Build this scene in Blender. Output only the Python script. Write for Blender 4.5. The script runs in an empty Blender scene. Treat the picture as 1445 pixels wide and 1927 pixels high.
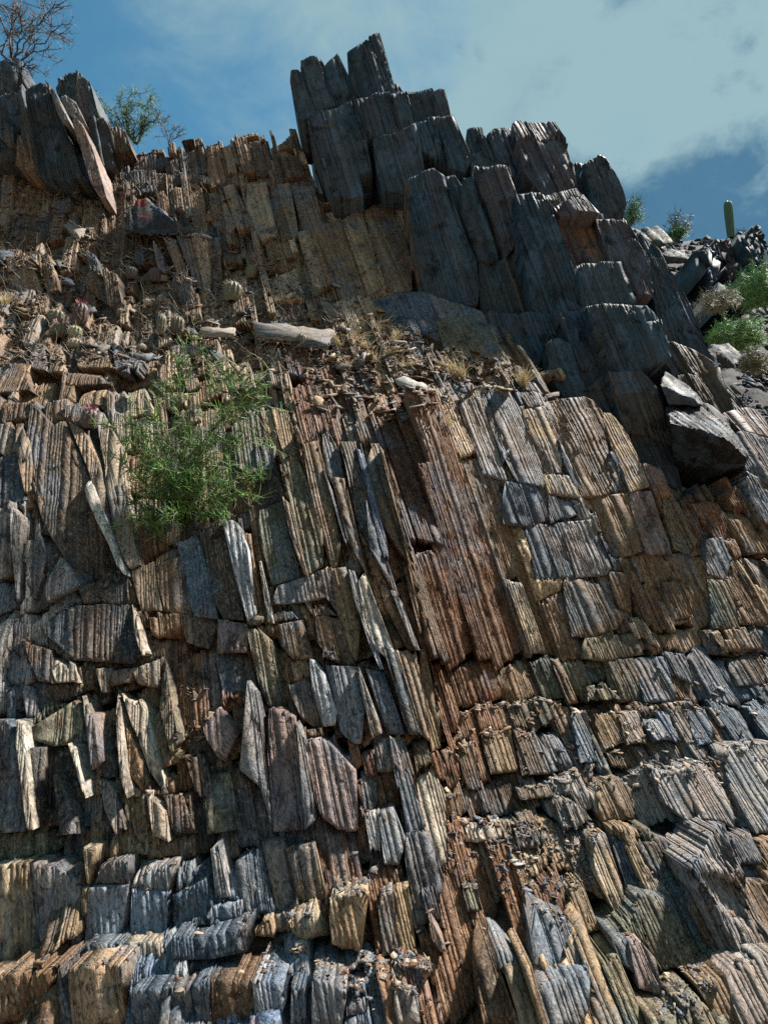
import bpy, math, random
import numpy as np
from mathutils import Vector, Matrix
from mathutils.bvhtree import BVHTree

random.seed(7)
RNG = np.random.default_rng(11)
SC = bpy.context.scene
COL = SC.collection

# ------------------------------------------------------------------ camera
PITCH = math.radians(11.0)
FPX = 1402.0                      # focal length in pixels of the 1445 x 1927 photograph
CAMZ = 1.6
cam_d = bpy.data.cameras.new('camera')
cam_d.sensor_fit = 'VERTICAL'
cam_d.sensor_height = 24.0
cam_d.lens = 24.0 * FPX / 1927.0
cam_d.clip_start = 0.05
cam_d.clip_end = 5000.0
cam = bpy.data.objects.new('camera', cam_d)
COL.objects.link(cam)
cam.location = (0, 0, CAMZ)
cam.rotation_euler = (math.radians(90) + PITCH, 0, 0)
SC.camera = cam

# ------------------------------------------------------------------ sky and sun
SUN_EL, SUN_AZ = math.radians(55.0), math.radians(64.0)   # azimuth from +Y (view) towards +X (right)
w = bpy.data.worlds.new('World'); SC.world = w; w.use_nodes = True
nt = w.node_tree; nt.nodes.clear()
def N(t, tree=None, **kw):
    n = (tree or nt).nodes.new(t)
    for k, v in kw.items(): setattr(n, k, v)
    return n
out = N('ShaderNodeOutputWorld'); bg = N('ShaderNodeBackground')
sky = N('ShaderNodeTexSky', sky_type='NISHITA', sun_disc=False)
sky.sun_elevation = SUN_EL; sky.sun_rotation = SUN_AZ
sky.altitude = 500; sky.air_density = 1.0; sky.dust_density = 0.6; sky.ozone_density = 1.5
tc = N('ShaderNodeTexCoord')
sep = N('ShaderNodeSeparateXYZ'); nt.links.new(tc.outputs['Generated'], sep.inputs[0])
def M(op, a, b=None, c=None, tree=None, clamp=False):
    t = tree or nt
    n = t.nodes.new('ShaderNodeMath'); n.operation = op; n.use_clamp = clamp
    for i, x in enumerate((a, b, c)):
        if x is None: continue
        if isinstance(x, (int, float)): n.inputs[i].default_value = x
        else: t.links.new(x, n.inputs[i])
    return n.outputs[0]
def MR(x, a, b, c=0.0, d=1.0, tree=None, smooth=True):
    t = tree or nt
    n = t.nodes.new('ShaderNodeMapRange'); n.interpolation_type = 'SMOOTHSTEP' if smooth else 'LINEAR'
    t.links.new(x, n.inputs[0])
    for i, v in enumerate((a, b, c, d)): n.inputs[i + 1].default_value = v
    return n.outputs[0]
def MIX(f, a, b, tree=None, mode='MIX'):
    t = tree or nt
    n = t.nodes.new('ShaderNodeMix'); n.data_type = 'RGBA'; n.blend_type = mode
    for idx, x in ((0, f), (6, a), (7, b)):
        if isinstance(x, (int, float)): n.inputs[idx].default_value = x
        elif isinstance(x, (tuple, list)): n.inputs[idx].default_value = tuple(x) + ((1.0,) if len(x) == 3 else ())
        else: t.links.new(x, n.inputs[idx])
    return n.outputs[2]
def NOISE(vec, scale, detail=6, rough=0.55, dist=0.0, tree=None, col=False):
    t = tree or nt
    n = t.nodes.new('ShaderNodeTexNoise'); n.inputs['Scale'].default_value = scale
    n.inputs['Detail'].default_value = detail; n.inputs['Roughness'].default_value = rough
    n.inputs['Distortion'].default_value = dist
    t.links.new(vec, n.inputs['Vector'])
    return n.outputs[1 if col else 0]
# clouds: a layer projected on a plane above, thicker towards the sun side (+X), broken dark bank low down
zc = M('MAXIMUM', sep.outputs[2], 0.06)
px_ = M('DIVIDE', sep.outputs[0], M('ADD', zc, 0.35)); py_ = M('DIVIDE', sep.outputs[1], M('ADD', zc, 0.35))
cmb = N('ShaderNodeCombineXYZ'); nt.links.new(px_, cmb.inputs[0]); nt.links.new(py_, cmb.inputs[1]); cmb.inputs[2].default_value = 3.7
n_big = NOISE(cmb.outputs[0], 1.6, 3, 0.5)
n_det = NOISE(cmb.outputs[0], 7.0, 9, 0.60, 0.25)
side = MR(sep.outputs[0], -0.42, 0.34)
veil = M('MULTIPLY', MR(M('ADD', M('MULTIPLY', side, 0.55), M('MULTIPLY', n_det, 0.9)), 0.40, 0.92), 0.95)
CLOUD_PALE = (2.4, 3.6, 3.9); CLOUD_DARK = (0.29, 1.12, 2.1); BLUE_T = (0.54, 1.02, 0.96)
low = MR(sep.outputs[2], 0.50, 0.63, 1.0, 0.0)
bank = MR(M('ADD', M('MULTIPLY', n_det, 1.0), M('MULTIPLY', low, 0.36)), 0.55, 0.80)
bank = M('MULTIPLY', bank, MR(sep.outputs[0], 0.10, 0.28))
skyt = MIX(1.0, sky.outputs[0], BLUE_T, mode='MULTIPLY')
c1 = MIX(veil, skyt, CLOUD_PALE)
wisp = M('MULTIPLY', MR(NOISE(cmb.outputs[0], 5.5, 10, 0.66, 0.5), 0.53, 0.72), M('MULTIPLY', MR(sep.outputs[0], -0.12, 0.15), 0.55))
c1 = MIX(wisp, c1, CLOUD_DARK)
c2 = MIX(M('MULTIPLY', bank, 0.85), c1, CLOUD_DARK)
nt.links.new(c2, bg.inputs[0]); bg.inputs[1].default_value = 0.05
nt.links.new(bg.outputs[0], out.inputs[0])

sun_d = bpy.data.lights.new('sun', 'SUN'); sun_d.energy = 4.6; sun_d.angle = math.radians(5.0)
sun_d.color = (1.0, 0.95, 0.88)
sun = bpy.data.objects.new('sun', sun_d); COL.objects.link(sun)
sdir = Vector((math.sin(SUN_AZ) * math.cos(SUN_EL), math.cos(SUN_AZ) * math.cos(SUN_EL), math.sin(SUN_EL)))
sun.rotation_euler = (-sdir).to_track_quat('-Z', 'Y').to_euler()
sun.location = sdir * 60
SC.view_settings.view_transform = 'Standard'; SC.view_settings.look = 'None'
SC.view_settings.exposure = 1.5; SC.view_settings.gamma = 1.0
SC.view_settings.use_curve_mapping = False
SC.cycles.use_denoising = False
SC.cycles.sample_clamp_indirect = 2.0; SC.cycles.sample_clamp_direct = 2.0
SC.cycles.max_bounces = 4; SC.cycles.diffuse_bounces = 2

# ------------------------------------------------------------------ helpers
CP, SP = math.cos(PITCH), math.sin(PITCH)
def unproj(x, y, Y):
    """world X, Z of the photo pixel (x, y) at distance Y along the ground"""
    a = (np.asarray(x, float) - 722.5) / FPX; b = (963.5 - np.asarray(y, float)) / FPX
    dy = CP - b * SP
    return Y * a / dy, CAMZ + Y * (SP + b * CP) / dy
def proj(X, Y, Z):
    f = Y * CP + (Z - CAMZ) * SP; u = -Y * SP + (Z - CAMZ) * CP
    return 722.5 + FPX * X / f, 963.5 - FPX * u / f
def ray(x, y):
    a = (x - 722.5) / FPX; b = (963.5 - y) / FPX
    return np.array([a, CP - b * SP, SP + b * CP])
TILT = math.radians(15.0)           # the beds lean to the left as they rise
CT, ST = math.cos(TILT), math.sin(TILT)
def to_uv(X, Z): return X * CT + Z * ST, -X * ST + Z * CT
def to_xz(u, v): return u * CT - v * ST, u * ST + v * CT

# the cliff's overall shape: distance of the face at points of the slope
CX = [-250, 60, 300, 550, 780, 860, 1000, 1200, 1420, 1750]
CTRL = {
 1990: [3.1, 3.05, 3.05, 3.1, 3.25, 3.3, 3.3, 3.4, 3.5, 3.6],
 1830: [3.2, 3.2, 3.25, 3.3, 3.5, 3.6, 3.65, 3.75, 3.75, 3.9],
 1770: [3.5, 3.64, 3.66, 3.7, 3.68, 3.75, 3.85, 3.95, 4.0, 4.1],
 1620: [3.7, 3.72, 3.75, 3.82, 3.85, 4.15, 4.3, 4.35, 4.3, 4.4],
 1450: [3.9, 3.9, 3.95, 4.0, 4.08, 4.5, 4.75, 4.8, 4.9, 5.1],
 1300: [4.15, 4.15, 4.27, 4.25, 4.35, 4.9, 5.15, 5.3, 5.5, 5.7],
 1150: [4.42, 4.42, 4.5, 4.48, 4.6, 5.12, 5.4, 5.6, 5.8, 6.1],
 1000: [4.68, 4.68, 4.85, 4.74, 4.95, 5.32, 5.65, 5.85, 6.15, 6.5],
 850: [5.0, 4.98, 5.5, 5.18, 5.5, 5.65, 5.9, 6.2, 6.5, 7.0],
 760: [5.4, 5.35, 5.65, 5.65, 5.95, 6.0, 6.2, 6.6, 7.0, 7.5],
 690: [5.8, 5.85, 5.95, 6.15, 6.4, 6.5, 6.7, 6.9, 7.4, 8.0],
 630: [6.4, 6.4, 6.5, 6.65, 6.85, 6.95, 7.05, 7.15, 7.8, 8.5],
 540: [7.25, 7.25, 7.3, 7.35, 7.45, 7.6, 7.7, 7.7, 8.5, 9.5],
 440: [8.1, 8.1, 8.1, 8.0, 8.1, 8.2, 8.2, 8.2, 9.5, 11],
 350: [8.8, 8.8, 8.75, 8.6, 8.6, 8.7, 8.8, 8.9, 10.5, 12],
 240: [9.4, 9.4, 9.4, 9.2, 9.2, 9.3, 9.5, 9.6, 11.5, 13],
}
cp = []
for yy, row in CTRL.items():
    for xx, Yv in zip(CX, row):
        X, Z = unproj(xx, yy, Yv); cp.append((X, Z, Yv))
cp = np.array(cp)
def _rbf_fit(P, f):
    n = len(P); d = np.sqrt(((P[:, None] - P[None]) ** 2).sum(-1))
    A = np.zeros((n + 3, n + 3)); A[:n, :n] = d - np.eye(n) * 0.03
    A[:n, n] = 1; A[:n, n + 1:] = P; A[n, :n] = 1; A[n + 1:, :n] = P.T
    return np.linalg.solve(A, np.r_[f, 0, 0, 0])
RW = _rbf_fit(cp[:, :2], cp[:, 2])
def macro(X, Z):
    X = np.atleast_1d(np.asarray(X, float)); Z = np.atleast_1d(np.asarray(Z, float)); sh = X.shape
    X = X.ravel(); Z = Z.ravel(); o = np.empty(len(X)); n = len(cp)
    for i in range(0, len(X), 20000):
        x = X[i:i + 20000]; z = Z[i:i + 20000]
        d = np.sqrt((x[:, None] - cp[:, 0]) ** 2 + (z[:, None] - cp[:, 1]) ** 2)
        o[i:i + 20000] = d @ RW[:n] + RW[n] + RW[n + 1] * x + RW[n + 2] * z
    return o.reshape(sh)
def macro_px(x, y):
    """distance of the slope seen at photo pixel (x, y)"""
    Ys = np.linspace(2.5, 14, 240); X, Z = unproj(x, y, Ys); g = Ys - macro(X, Z)
    k = np.nonzero(g >= 0)[0]
    if len(k) == 0: return 12.0
    k = k[0]
    if k == 0: return float(Ys[0])
    return float(Ys[k - 1] + (Ys[k] - Ys[k - 1]) * (-g[k - 1]) / (g[k] - g[k - 1]))

def _h(i, j, k):
    n = (i * 374761393 + j * 668265263 + k * 2147483647 + 1013904223) & 0xffffffff
    n = ((n ^ (n >> 13)) * 1274126177) & 0xffffffff
    return ((n ^ (n >> 16)) & 0xffff) / 32767.5 - 1.0
def vnoise(x, y, z):
    xi = np.floor(x).astype(np.int64); yi = np.floor(y).astype(np.int64); zi = np.floor(z).astype(np.int64)
    fx = x - xi; fy = y - yi; fz = z - zi
    fx = fx * fx * (3 - 2 * fx); fy = fy * fy * (3 - 2 * fy); fz = fz * fz * (3 - 2 * fz)
    r = 0
    for a in (0, 1):
        wa = fx if a else 1 - fx
        for b in (0, 1):
            wb = fy if b else 1 - fy
            for c in (0, 1):
                r = r + wa * wb * (fz if c else 1 - fz) * _h(xi + a, yi + b, zi + c)
    return r

def in_poly(x, y, poly):
    x = np.asarray(x, float); y = np.asarray(y, float); r = np.zeros(x.shape, bool); n = len(poly)
    for i in range(n):
        x0, y0 = poly[i]; x1, y1 = poly[(i + 1) % n]
        if y0 == y1: continue
        c = ((y0 > y) != (y1 > y)) & (x < (x1 - x0) * (y - y0) / (y1 - y0) + x0)
        r ^= c
    return r

PAL = {
 'tan':   [(.42, .31, .20), (.30, .215, .135), (.20, .14, .09), (.52, .43, .32), (.11, .08, .06)],
 'brown': [(.20, .13, .08), (.13, .085, .055), (.30, .20, .125), (.075, .055, .045), (.38, .29, .21)],
 'dark':  [(.06, .055, .05), (.09, .072, .056), (.04, .044, .05), (.15, .105, .07)],
 'slate': [(.105, .13, .155), (.075, .095, .12), (.17, .185, .20), (.06, .068, .085)],
 'crag':  [(.045, .074, .09), (.036, .062, .082), (.062, .085, .096), (.075, .07, .078)],
 'rust':  [(.19, .095, .055), (.13, .065, .04), (.27, .16, .10), (.09, .05, .036)],
 'quartz':[(.28, .31, .35), (.17, .215, .29), (.42, .41, .39), (.09, .13, .20)],
 'olive': [(.14, .135, .09), (.095, .10, .075), (.22, .19, .125), (.06, .065, .055)],
 'grey':  [(.26, .24, .22), (.34, .30, .27), (.17, .165, .17), (.10, .10, .11)],
 'pink':  [(.25, .19, .175), (.30, .23, .20), (.20, .16, .155)],
 'cream': [(.50, .44, .36), (.58, .54, .48), (.40, .35, .28), (.30, .26, .21)],
}
for k in PAL: PAL[k] = np.array(PAL[k])

def make_mesh(name, V, F, fol=None, colr=None, mat=None, origin=None):
    V = np.asarray(V, np.float32); F = np.asarray(F, np.int32)
    me = bpy.data.meshes.new(name)
    if origin is not None: V = V - np.asarray(origin, np.float32)
    me.vertices.add(len(V)); me.vertices.foreach_set('co', V.ravel())
    k = F.shape[1]
    me.loops.add(F.size); me.loops.foreach_set('vertex_index', F.ravel())
    me.polygons.add(len(F)); me.polygons.foreach_set('loop_start', np.arange(0, F.size, k, dtype=np.int32))
    me.update(calc_edges=True)
    if fol is not None:
        a = me.attributes.new('fol', 'FLOAT_VECTOR', 'POINT'); a.data.foreach_set('vector', np.asarray(fol, np.float32).ravel())
    if colr is not None:
        c = np.ones((len(V), 4), np.float32); c[:, :3] = colr
        a = me.attributes.new('col', 'FLOAT_COLOR', 'POINT'); a.data.foreach_set('color', c.ravel())
    if mat: me.materials.append(mat)
    o = bpy.data.objects.new(name, me); COL.objects.link(o)
    if origin is not None: o.location = origin
    return o
def tag(o, label=None, cat=None, group=None, kind=None):
    if label: o['label'] = label
    if cat: o['category'] = cat
    if group: o['group'] = group
    if kind: o['kind'] = kind
    return o
def empty(name, loc):
    o = bpy.data.objects.new(name, None); COL.objects.link(o); o.location = loc; o.empty_display_size = 0.1
    return o
def adopt(o, p):
    o.parent = p; o.matrix_parent_inverse = Matrix.Translation(-Vector(p.location))
    return o

# ------------------------------------------------------------------ materials
def new_mat(name):
    m = bpy.data.materials.new(name); m.use_nodes = True
    t = m.node_tree; t.nodes.clear()
    o = t.nodes.new('ShaderNodeOutputMaterial'); b = t.nodes.new('ShaderNodeBsdfPrincipled')
    t.links.new(b.outputs[0], o.inputs[0])
    return m, t, b
def rock_material(name, contrast=1.0, rough=0.62, bump=0.5, gain=1.0, pale=(0.50, 0.44, 0.35), warmf=0.7, sat=1.14):
    m, t, b = new_mat(name)
    fa = t.nodes.new('ShaderNodeAttribute'); fa.attribute_name = 'fol'
    ca = t.nodes.new('ShaderNodeAttribute'); ca.attribute_name = 'col'
    wn = t.nodes.new('ShaderNodeTexNoise'); wn.inputs['Scale'].default_value = 7.0; wn.inputs['Detail'].default_value = 1.0
    t.links.new(fa.outputs['Vector'], wn.inputs['Vector'])
    wm = t.nodes.new('ShaderNodeVectorMath'); wm.operation = 'SCALE'; wm.inputs['Scale'].default_value = 0.10
    t.links.new(wn.outputs['Color'], wm.inputs[0])
    wa = t.nodes.new('ShaderNodeVectorMath'); wa.operation = 'ADD'; t.links.new(wm.outputs[0], wa.inputs[0]); t.links.new(fa.outputs['Vector'], wa.inputs[1])
    def mapped(s, off=(0, 0, 0), warp=False):
        mp = t.nodes.new('ShaderNodeMapping'); mp.inputs['Scale'].default_value = s; mp.inputs['Location'].default_value = off
        t.links.new(wa.outputs[0] if warp else fa.outputs['Vector'], mp.inputs['Vector']); return mp.outputs[0]
    streak = NOISE(mapped((14, 2.6, 7), warp=True), 1.0, 6, 0.80, 0, tree=t)            # bedding streaks
    fine = NOISE(mapped((85, 24, 60), (3, 1, 5), True), 1.0, 3, 0.8, 0, tree=t)    # grain along the beds
    patch = NOISE(mapped((6.5, 3.6, 4), (7, 2, 1), True), 1.0, 4, 0.66, 0, tree=t)  # weathering patches
    patch2 = NOISE(mapped((3.4, 1.7, 2.5), (17, 9, 4), True), 1.0, 3, 0.62, 0, tree=t)
    speck = NOISE(mapped((48, 34, 45), (1, 8, 2)), 1.0, 1, 0.8, 0.0, tree=t)
    vo = t.nodes.new('ShaderNodeTexVoronoi'); vo.feature = 'DISTANCE_TO_EDGE'; vo.inputs['Scale'].default_value = 1.0
    t.links.new(mapped((9, 3.4, 5), (2, 3, 4), True), vo.inputs['Vector'])
    crack = MR(vo.outputs['Distance'], 0.0, 0.045, 1.0, 0.0, tree=t)            # hair joints
    base = MIX(1.0, ca.outputs['Color'], (gain, gain, gain), tree=t, mode='MULTIPLY')
    grain = MR(patch, 0.36, 0.58, 0.6, 1.0, tree=t)                             # some faces are clean, some ribbed
    dark = MIX(1.0, base, (0.13, 0.12, 0.125), tree=t, mode='MULTIPLY')
    light = MIX(0.42, MIX(1.0, base, (1.5, 1.5, 1.46), tree=t, mode='MULTIPLY'), pale, tree=t)
    warm = MIX(0.55, base, (0.18, 0.105, 0.062), tree=t)
    cool = MIX(0.60, base, (0.10, 0.14, 0.185), tree=t)
    c = MIX(M('MULTIPLY', MR(patch2, 0.50, 0.62, tree=t), warmf, tree=t), base, warm, tree=t)
    c = MIX(M('MULTIPLY', MR(patch2, 0.48, 0.38, tree=t), 0.7, tree=t), c, cool, tree=t)
    c = MIX(M('MULTIPLY', MR(M('ADD', M('MULTIPLY', streak, 0.6, tree=t), M('MULTIPLY', patch, 0.4, tree=t), tree=t), 0.52, 0.66, tree=t), 0.5 * contrast, tree=t, clamp=True), c, light, tree=t)
    c = MIX(M('MULTIPLY', MR(streak, 0.45, 0.30, tree=t), M('MULTIPLY', grain, 0.5 * contrast, tree=t), tree=t, clamp=True), c, dark, tree=t)
    c = MIX(M('MULTIPLY', MR(fine, 0.49, 0.36, tree=t), M('MULTIPLY', grain, 0.92 * contrast, tree=t), tree=t, clamp=True), c, dark, tree=t)
    c = MIX(M('MULTIPLY', MR(M('ADD', M('MULTIPLY', patch, 0.75, tree=t), M('MULTIPLY', streak, 0.25, tree=t), tree=t), 0.47, 0.36, tree=t), 0.85, tree=t), c, dark, tree=t)
    c = MIX(M('MULTIPLY', MR(fine, 0.55, 0.66, tree=t), M('MULTIPLY', grain, 0.85 * contrast, tree=t), tree=t, clamp=True), c, light, tree=t)
    c = MIX(M('MULTIPLY', MR(speck, 0.62, 0.72, tree=t), 0.3, tree=t), c, pale, tree=t)
    c = MIX(M('MULTIPLY', crack, 0.38, tree=t), c, (0.02, 0.017, 0.016), tree=t)
    c = MIX(1.0, c, (.55, .52, .47), tree=t, mode='DARKEN')
    hs = t.nodes.new('ShaderNodeHueSaturation'); hs.inputs['Saturation'].default_value = sat; t.links.new(c, hs.inputs['Color']); c = hs.outputs[0]
    t.links.new(c, b.inputs['Base Color'])
    rr = MR(patch, 0.3, 0.7, rough - 0.14, rough + 0.2, tree=t); t.links.new(rr, b.inputs['Roughness'])
    b.inputs['Specular IOR Level'].default_value = 0.2
    h = M('ADD', M('MULTIPLY', streak, 0.45, tree=t), M('ADD', M('MULTIPLY', fine, 0.95, tree=t), M('MULTIPLY', speck, 0.4, tree=t), tree=t), tree=t)
    bp = t.nodes.new('ShaderNodeBump'); bp.inputs['Strength'].default_value = bump; bp.inputs['Distance'].default_value = 0.011
    t.links.new(h, bp.inputs['Height']); t.links.new(bp.outputs[0], b.inputs['Normal'])
    return m
ROCK = rock_material('bedded_schist', 1.0, 0.68, 0.7, gain=.82, pale=(.44, .38, .30))
HILLR = rock_material('hill_schist', 0.25, 0.75, 0.6, gain=.6, pale=(.07, .075, .08), warmf=.3)
CRAGM = rock_material('dark_varnished_schist', 0.45, 0.66, 0.7, gain=.8, pale=(.12, .135, .145), warmf=0.2, sat=1.12)

# ------------------------------------------------------------------ bedded slab builder
def poly_range(P, us):
    """lowest and highest v of polygon P (in u, v) at each u"""
    lo = np.full(len(us), np.inf); hi = np.full(len(us), -np.inf); n = len(P)
    for i in range(n):
        (u0, v0), (u1, v1) = P[i], P[(i + 1) % n]
        if abs(u1 - u0) < 1e-9: continue
        t = (us - u0) / (u1 - u0); ok = (t >= -1e-6) & (t <= 1 + 1e-6)
        v = v0 + t * (v1 - v0)
        lo = np.where(ok, np.minimum(lo, v), lo); hi = np.where(ok, np.maximum(hi, v), hi)
    bad = ~np.isfinite(lo) | ~np.isfinite(hi)
    if bad.any():
        c = np.mean([p[1] for p in P]); lo[bad] = c; hi[bad] = c + 0.01
    return lo, hi
def build_slab(P, plane, depth=0.5, lam=0.02, off=0.012, rag=0.03, rough=0.012, cell=0.045, pal='tan', rng=RNG, recess=None, colvar=0.5, chip=0.008, facet=0.25, brk=0.006, brs=0.22, slot=0.10, brk2=0.0, base_col=None):
    """a block of thin beds: outline P in bed coordinates (u across, v up the beds), front face plane(u, v) -> distance"""
    P = [tuple(p) for p in P]
    u0 = min(p[0] for p in P); u1 = max(p[0] for p in P)
    e = (u1 - u0) * 0.004 + 1e-4
    n = max(2, int((u1 - u0) / lam))
    wd = np.clip(rng.lognormal(-.25, .8, n), .2, 6); b = np.r_[0, np.cumsum(wd)]; b = u0 + e + (u1 - u0 - 2 * e) * b / b[-1]
    lo, hi = poly_range(P, b)
    L = n
    newp = rng.random(L) < 0.13; newp[0] = True; gid = np.cumsum(newp) - 1; G = gid[-1] + 1
    po = rng.standard_t(3, G).clip(-4, 4) * off * 1.9 + np.where(rng.random(G) < slot, rng.uniform(.025, .09, G), 0); pt = rng.exponential(rag, G) * (rng.random(G) < 0.75); pb = rng.exponential(rag * 0.6, G)
    lo_o = po[gid] + rng.normal(0, off * 0.2, L)
    tt = pt[gid] + rng.exponential(rag * 0.35, L); tb = pb[gid] + rng.exponential(rag * 0.2, L)
    hmax = float((hi - lo).max())
    nv = int(np.clip(math.ceil(hmax / cell) + 1, 4, 60))
    gb = np.r_[np.where(newp, rng.choice([.0006, .003, .013], L, p=[.60, .20, .20]) * rng.uniform(.6, 1.5, L), 0.0002), 0.002]
    wdt = b[1:] - b[:-1]
    gb = np.minimum(gb, 0.35 * np.r_[wdt[0], np.minimum(wdt[1:], wdt[:-1]), wdt[-1]])
    LO = np.stack([lo[:-1], lo[1:]], 1); HI = np.stack([hi[:-1], hi[1:]], 1)
    H = np.maximum(HI - LO, 0.004)
    HI = HI - np.minimum(tt[:, None], H * 0.45); LO = LO + np.minimum(tb[:, None], H * 0.25)
    t = np.linspace(0, 1, nv)[None, None, :] + np.zeros((L, 2, nv))
    jit = rng.uniform(-0.38, 0.38, (L, 1, nv)) / (nv - 1); jit[..., 0] = 0; jit[..., -1] = 0
    t = t + jit
    V = LO[..., None] + (HI - LO)[..., None] * t
    bid = np.arange(L + 1) * 3 + int(rng.integers(0, 99999))
    vm = V.mean(1)
    def edge(k, ids):
        wob = 0.10 * lam * 3 * vnoise(np.full(vm.shape, 0.5) + u0 * 3 + (b[k])[:, None] * 2, vm * 3.0, np.zeros_like(vm))
        op = np.clip(0.45 + 1.1 * vnoise(ids[:, None] + 0 * vm, vm * 4.5, np.zeros_like(vm) + .5), 0.04, 1.0)
        return wob, op * gb[k][:, None] * 0.5
    w0, g0 = edge(np.arange(L), bid[:-1]); w1, g1 = edge(np.arange(1, L + 1), bid[1:])
    UU = np.stack([b[:-1, None] + w0 + g0, b[1:, None] + w1 - g1], 1)
    X, Z = to_xz(UU, V)
    Yp = plane(UU, V)
    Y = Yp + lo_o[:, None, None]
    # cross breaks: pieces of a bed standing a little proud or back
    s = np.floor(V / brs + gid[:, None, None] * 0.37 + _h(gid[:, None, None] + 0 * V.astype(np.int64), 3, 5) * 2).astype(np.int64)
    Y = Y + brk * _h(s, gid[:, None, None] + 0 * s, 7 + 0 * s)
    Y = Y + rough * vnoise(UU * 6, V * 5, Yp * 3) + rough * 0.6 * vnoise(UU * 16 + 9, V * 13, Yp * 9) + rough * 0.3 * vnoise(UU * 60, V * 31, Yp * 9)
    if brk2:
        ph = rng.uniform(0, 9); s2 = np.floor((V + .12 * UU) / 0.46 + ph + .12 * vnoise(UU * 4, V * 2, 0 * V)).astype(np.int64); s3 = np.floor((UU + .05 * s2) / .26 + ph).astype(np.int64)
        Y = Y + brk2 * _h(s2, s3, 11 + 0 * s2)
    lid = np.arange(L)[:, None, None] * 7.31 + rng.uniform(0, 500)
    Y = Y + off * 0.7 * vnoise(np.round(lid) + 0 * V, V * 12, 0.5 + 0 * V) + off * 0.5 * vnoise(np.round(lid) + 0 * V, V * 26, 3.5 + 0 * V)
    uc_, vc_, W_, H_ = (u0 + u1) / 2, float((lo + hi).mean() / 2), u1 - u0, hmax
    for _ in range(3):
        if rng.random() < facet:
            a_ = rng.uniform(0, 6.283); d_ = (np.cos(a_) * (UU - uc_) / W_ + np.sin(a_) * (V - vc_) / H_) - rng.uniform(0.12, 0.34)
            Y = Y + np.maximum(0, d_) * rng.uniform(0.08, 0.30) * min(1.0, W_ / 0.2)
    cw = rng.exponential(chip, L)
    Y[..., -1] += cw[:, None]; Y[..., 0] += cw[:, None] * 0.5
    if recess is not None:
        Y = Y + recess(X, Y, Z)
    YB = np.maximum(Yp, Y) + depth
    # vertices: L, 2(side), 2(front, back), nv
    vx = np.stack([X, X], 2); vz = np.stack([Z, Z], 2); vy = np.stack([Y, YB], 2)
    fu = np.stack([UU, UU], 2); fv = np.stack([V, V], 2)
    verts = np.stack([vx, vy, vz], -1).reshape(-1, 3)
    fol = np.stack([fu, fv, vy], -1).reshape(-1, 3)
    idx = np.arange(L * 4 * nv).reshape(L, 2, 2, nv)
    fa, fb, ba, bb = idx[:, 0, 0], idx[:, 1, 0], idx[:, 0, 1], idx[:, 1, 1]
    q = [np.stack([fa[:, :-1], fb[:, :-1], fb[:, 1:], fa[:, 1:]], -1).reshape(-1, 4),
         np.stack([fa[:, 1:], ba[:, 1:], ba[:, :-1], fa[:, :-1]], -1).reshape(-1, 4),
         np.stack([fb[:, :-1], bb[:, :-1], bb[:, 1:], fb[:, 1:]], -1).reshape(-1, 4),
         np.stack([fa[:, -1], fb[:, -1], bb[:, -1], ba[:, -1]], -1),
         np.stack([fb[:, 0], fa[:, 0], ba[:, 0], bb[:, 0]], -1)]
    pl = PAL[pal]
    base = pl[rng.choice(len(pl), p=np.array([.4, .3, .2, .1, .1][:len(pl)]) / sum([.4, .3, .2, .1, .1][:len(pl)]))]
    if base_col is not None: base = base * .55 + np.asarray(base_col) * .45
    gc = pl[rng.integers(0, len(pl), G)]
    c = base[None] * (1 - colvar) + gc[gid] * colvar
    c = c * rng.uniform(0.75, 1.25, (L, 1))
    colr = np.repeat(c, 4 * nv, 0)
    return verts, np.concatenate(q), fol, colr
def px_slab(poly, prd=0.06, k=0.6, pal='tan', Yc=None, lean=None, **kw):
    """a block whose face has the outline poly in the photograph; distance from the slope (less prd) or Yc"""
    cx = np.mean([p[0] for p in poly]); cy = np.mean([p[1] for p in poly])
    g_ = kw.pop('grow', 2.5)
    poly = [(x + g_ * (x - cx) / max(1e-3, math.hypot(x - cx, y - cy)), y + g_ * (y - cy) / max(1e-3, math.hypot(x - cx, y - cy))) for x, y in poly]
    Y0 = (macro_px(cx, cy) if Yc is None else Yc) - prd
    X0, Z0 = unproj(cx, cy, Y0)
    X0, Z0 = float(X0), float(Z0)
    gz = float((macro(X0, Z0 + 0.15) - macro(X0, Z0 - 0.15))[0] / 0.3); gx = float((macro(X0 + 0.15, Z0) - macro(X0 - 0.15, Z0))[0] / 0.3)
    if Yc is not None: gx, gz = 0.0, 0.35
    if lean is None: lean = min(max(gz, 0.1), 1.1) * k
    gx = float(np.clip(gx, -0.5, 0.5))
    P = []
    for (x, y) in poly:
        r = ray(x, y)
        # plane: Y = Y0 + gx (X - X0) + lean (Z - Z0)
        den = r[1] - gx * r[0] - lean * r[2]
        s = (Y0 - gx * X0 + lean * (CAMZ - Z0)) / den
        P.append(to_uv(r[0] * s, CAMZ + r[2] * s))
    def plane(u, v):
        X, Z = to_xz(u, v); return Y0 + gx * (X - X0) + lean * (Z - Z0)
    V, F, fol, c = build_slab(P, plane, pal=pal, **kw)
    return V, F, fol, c, (X0, Y0, Z0)
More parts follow.
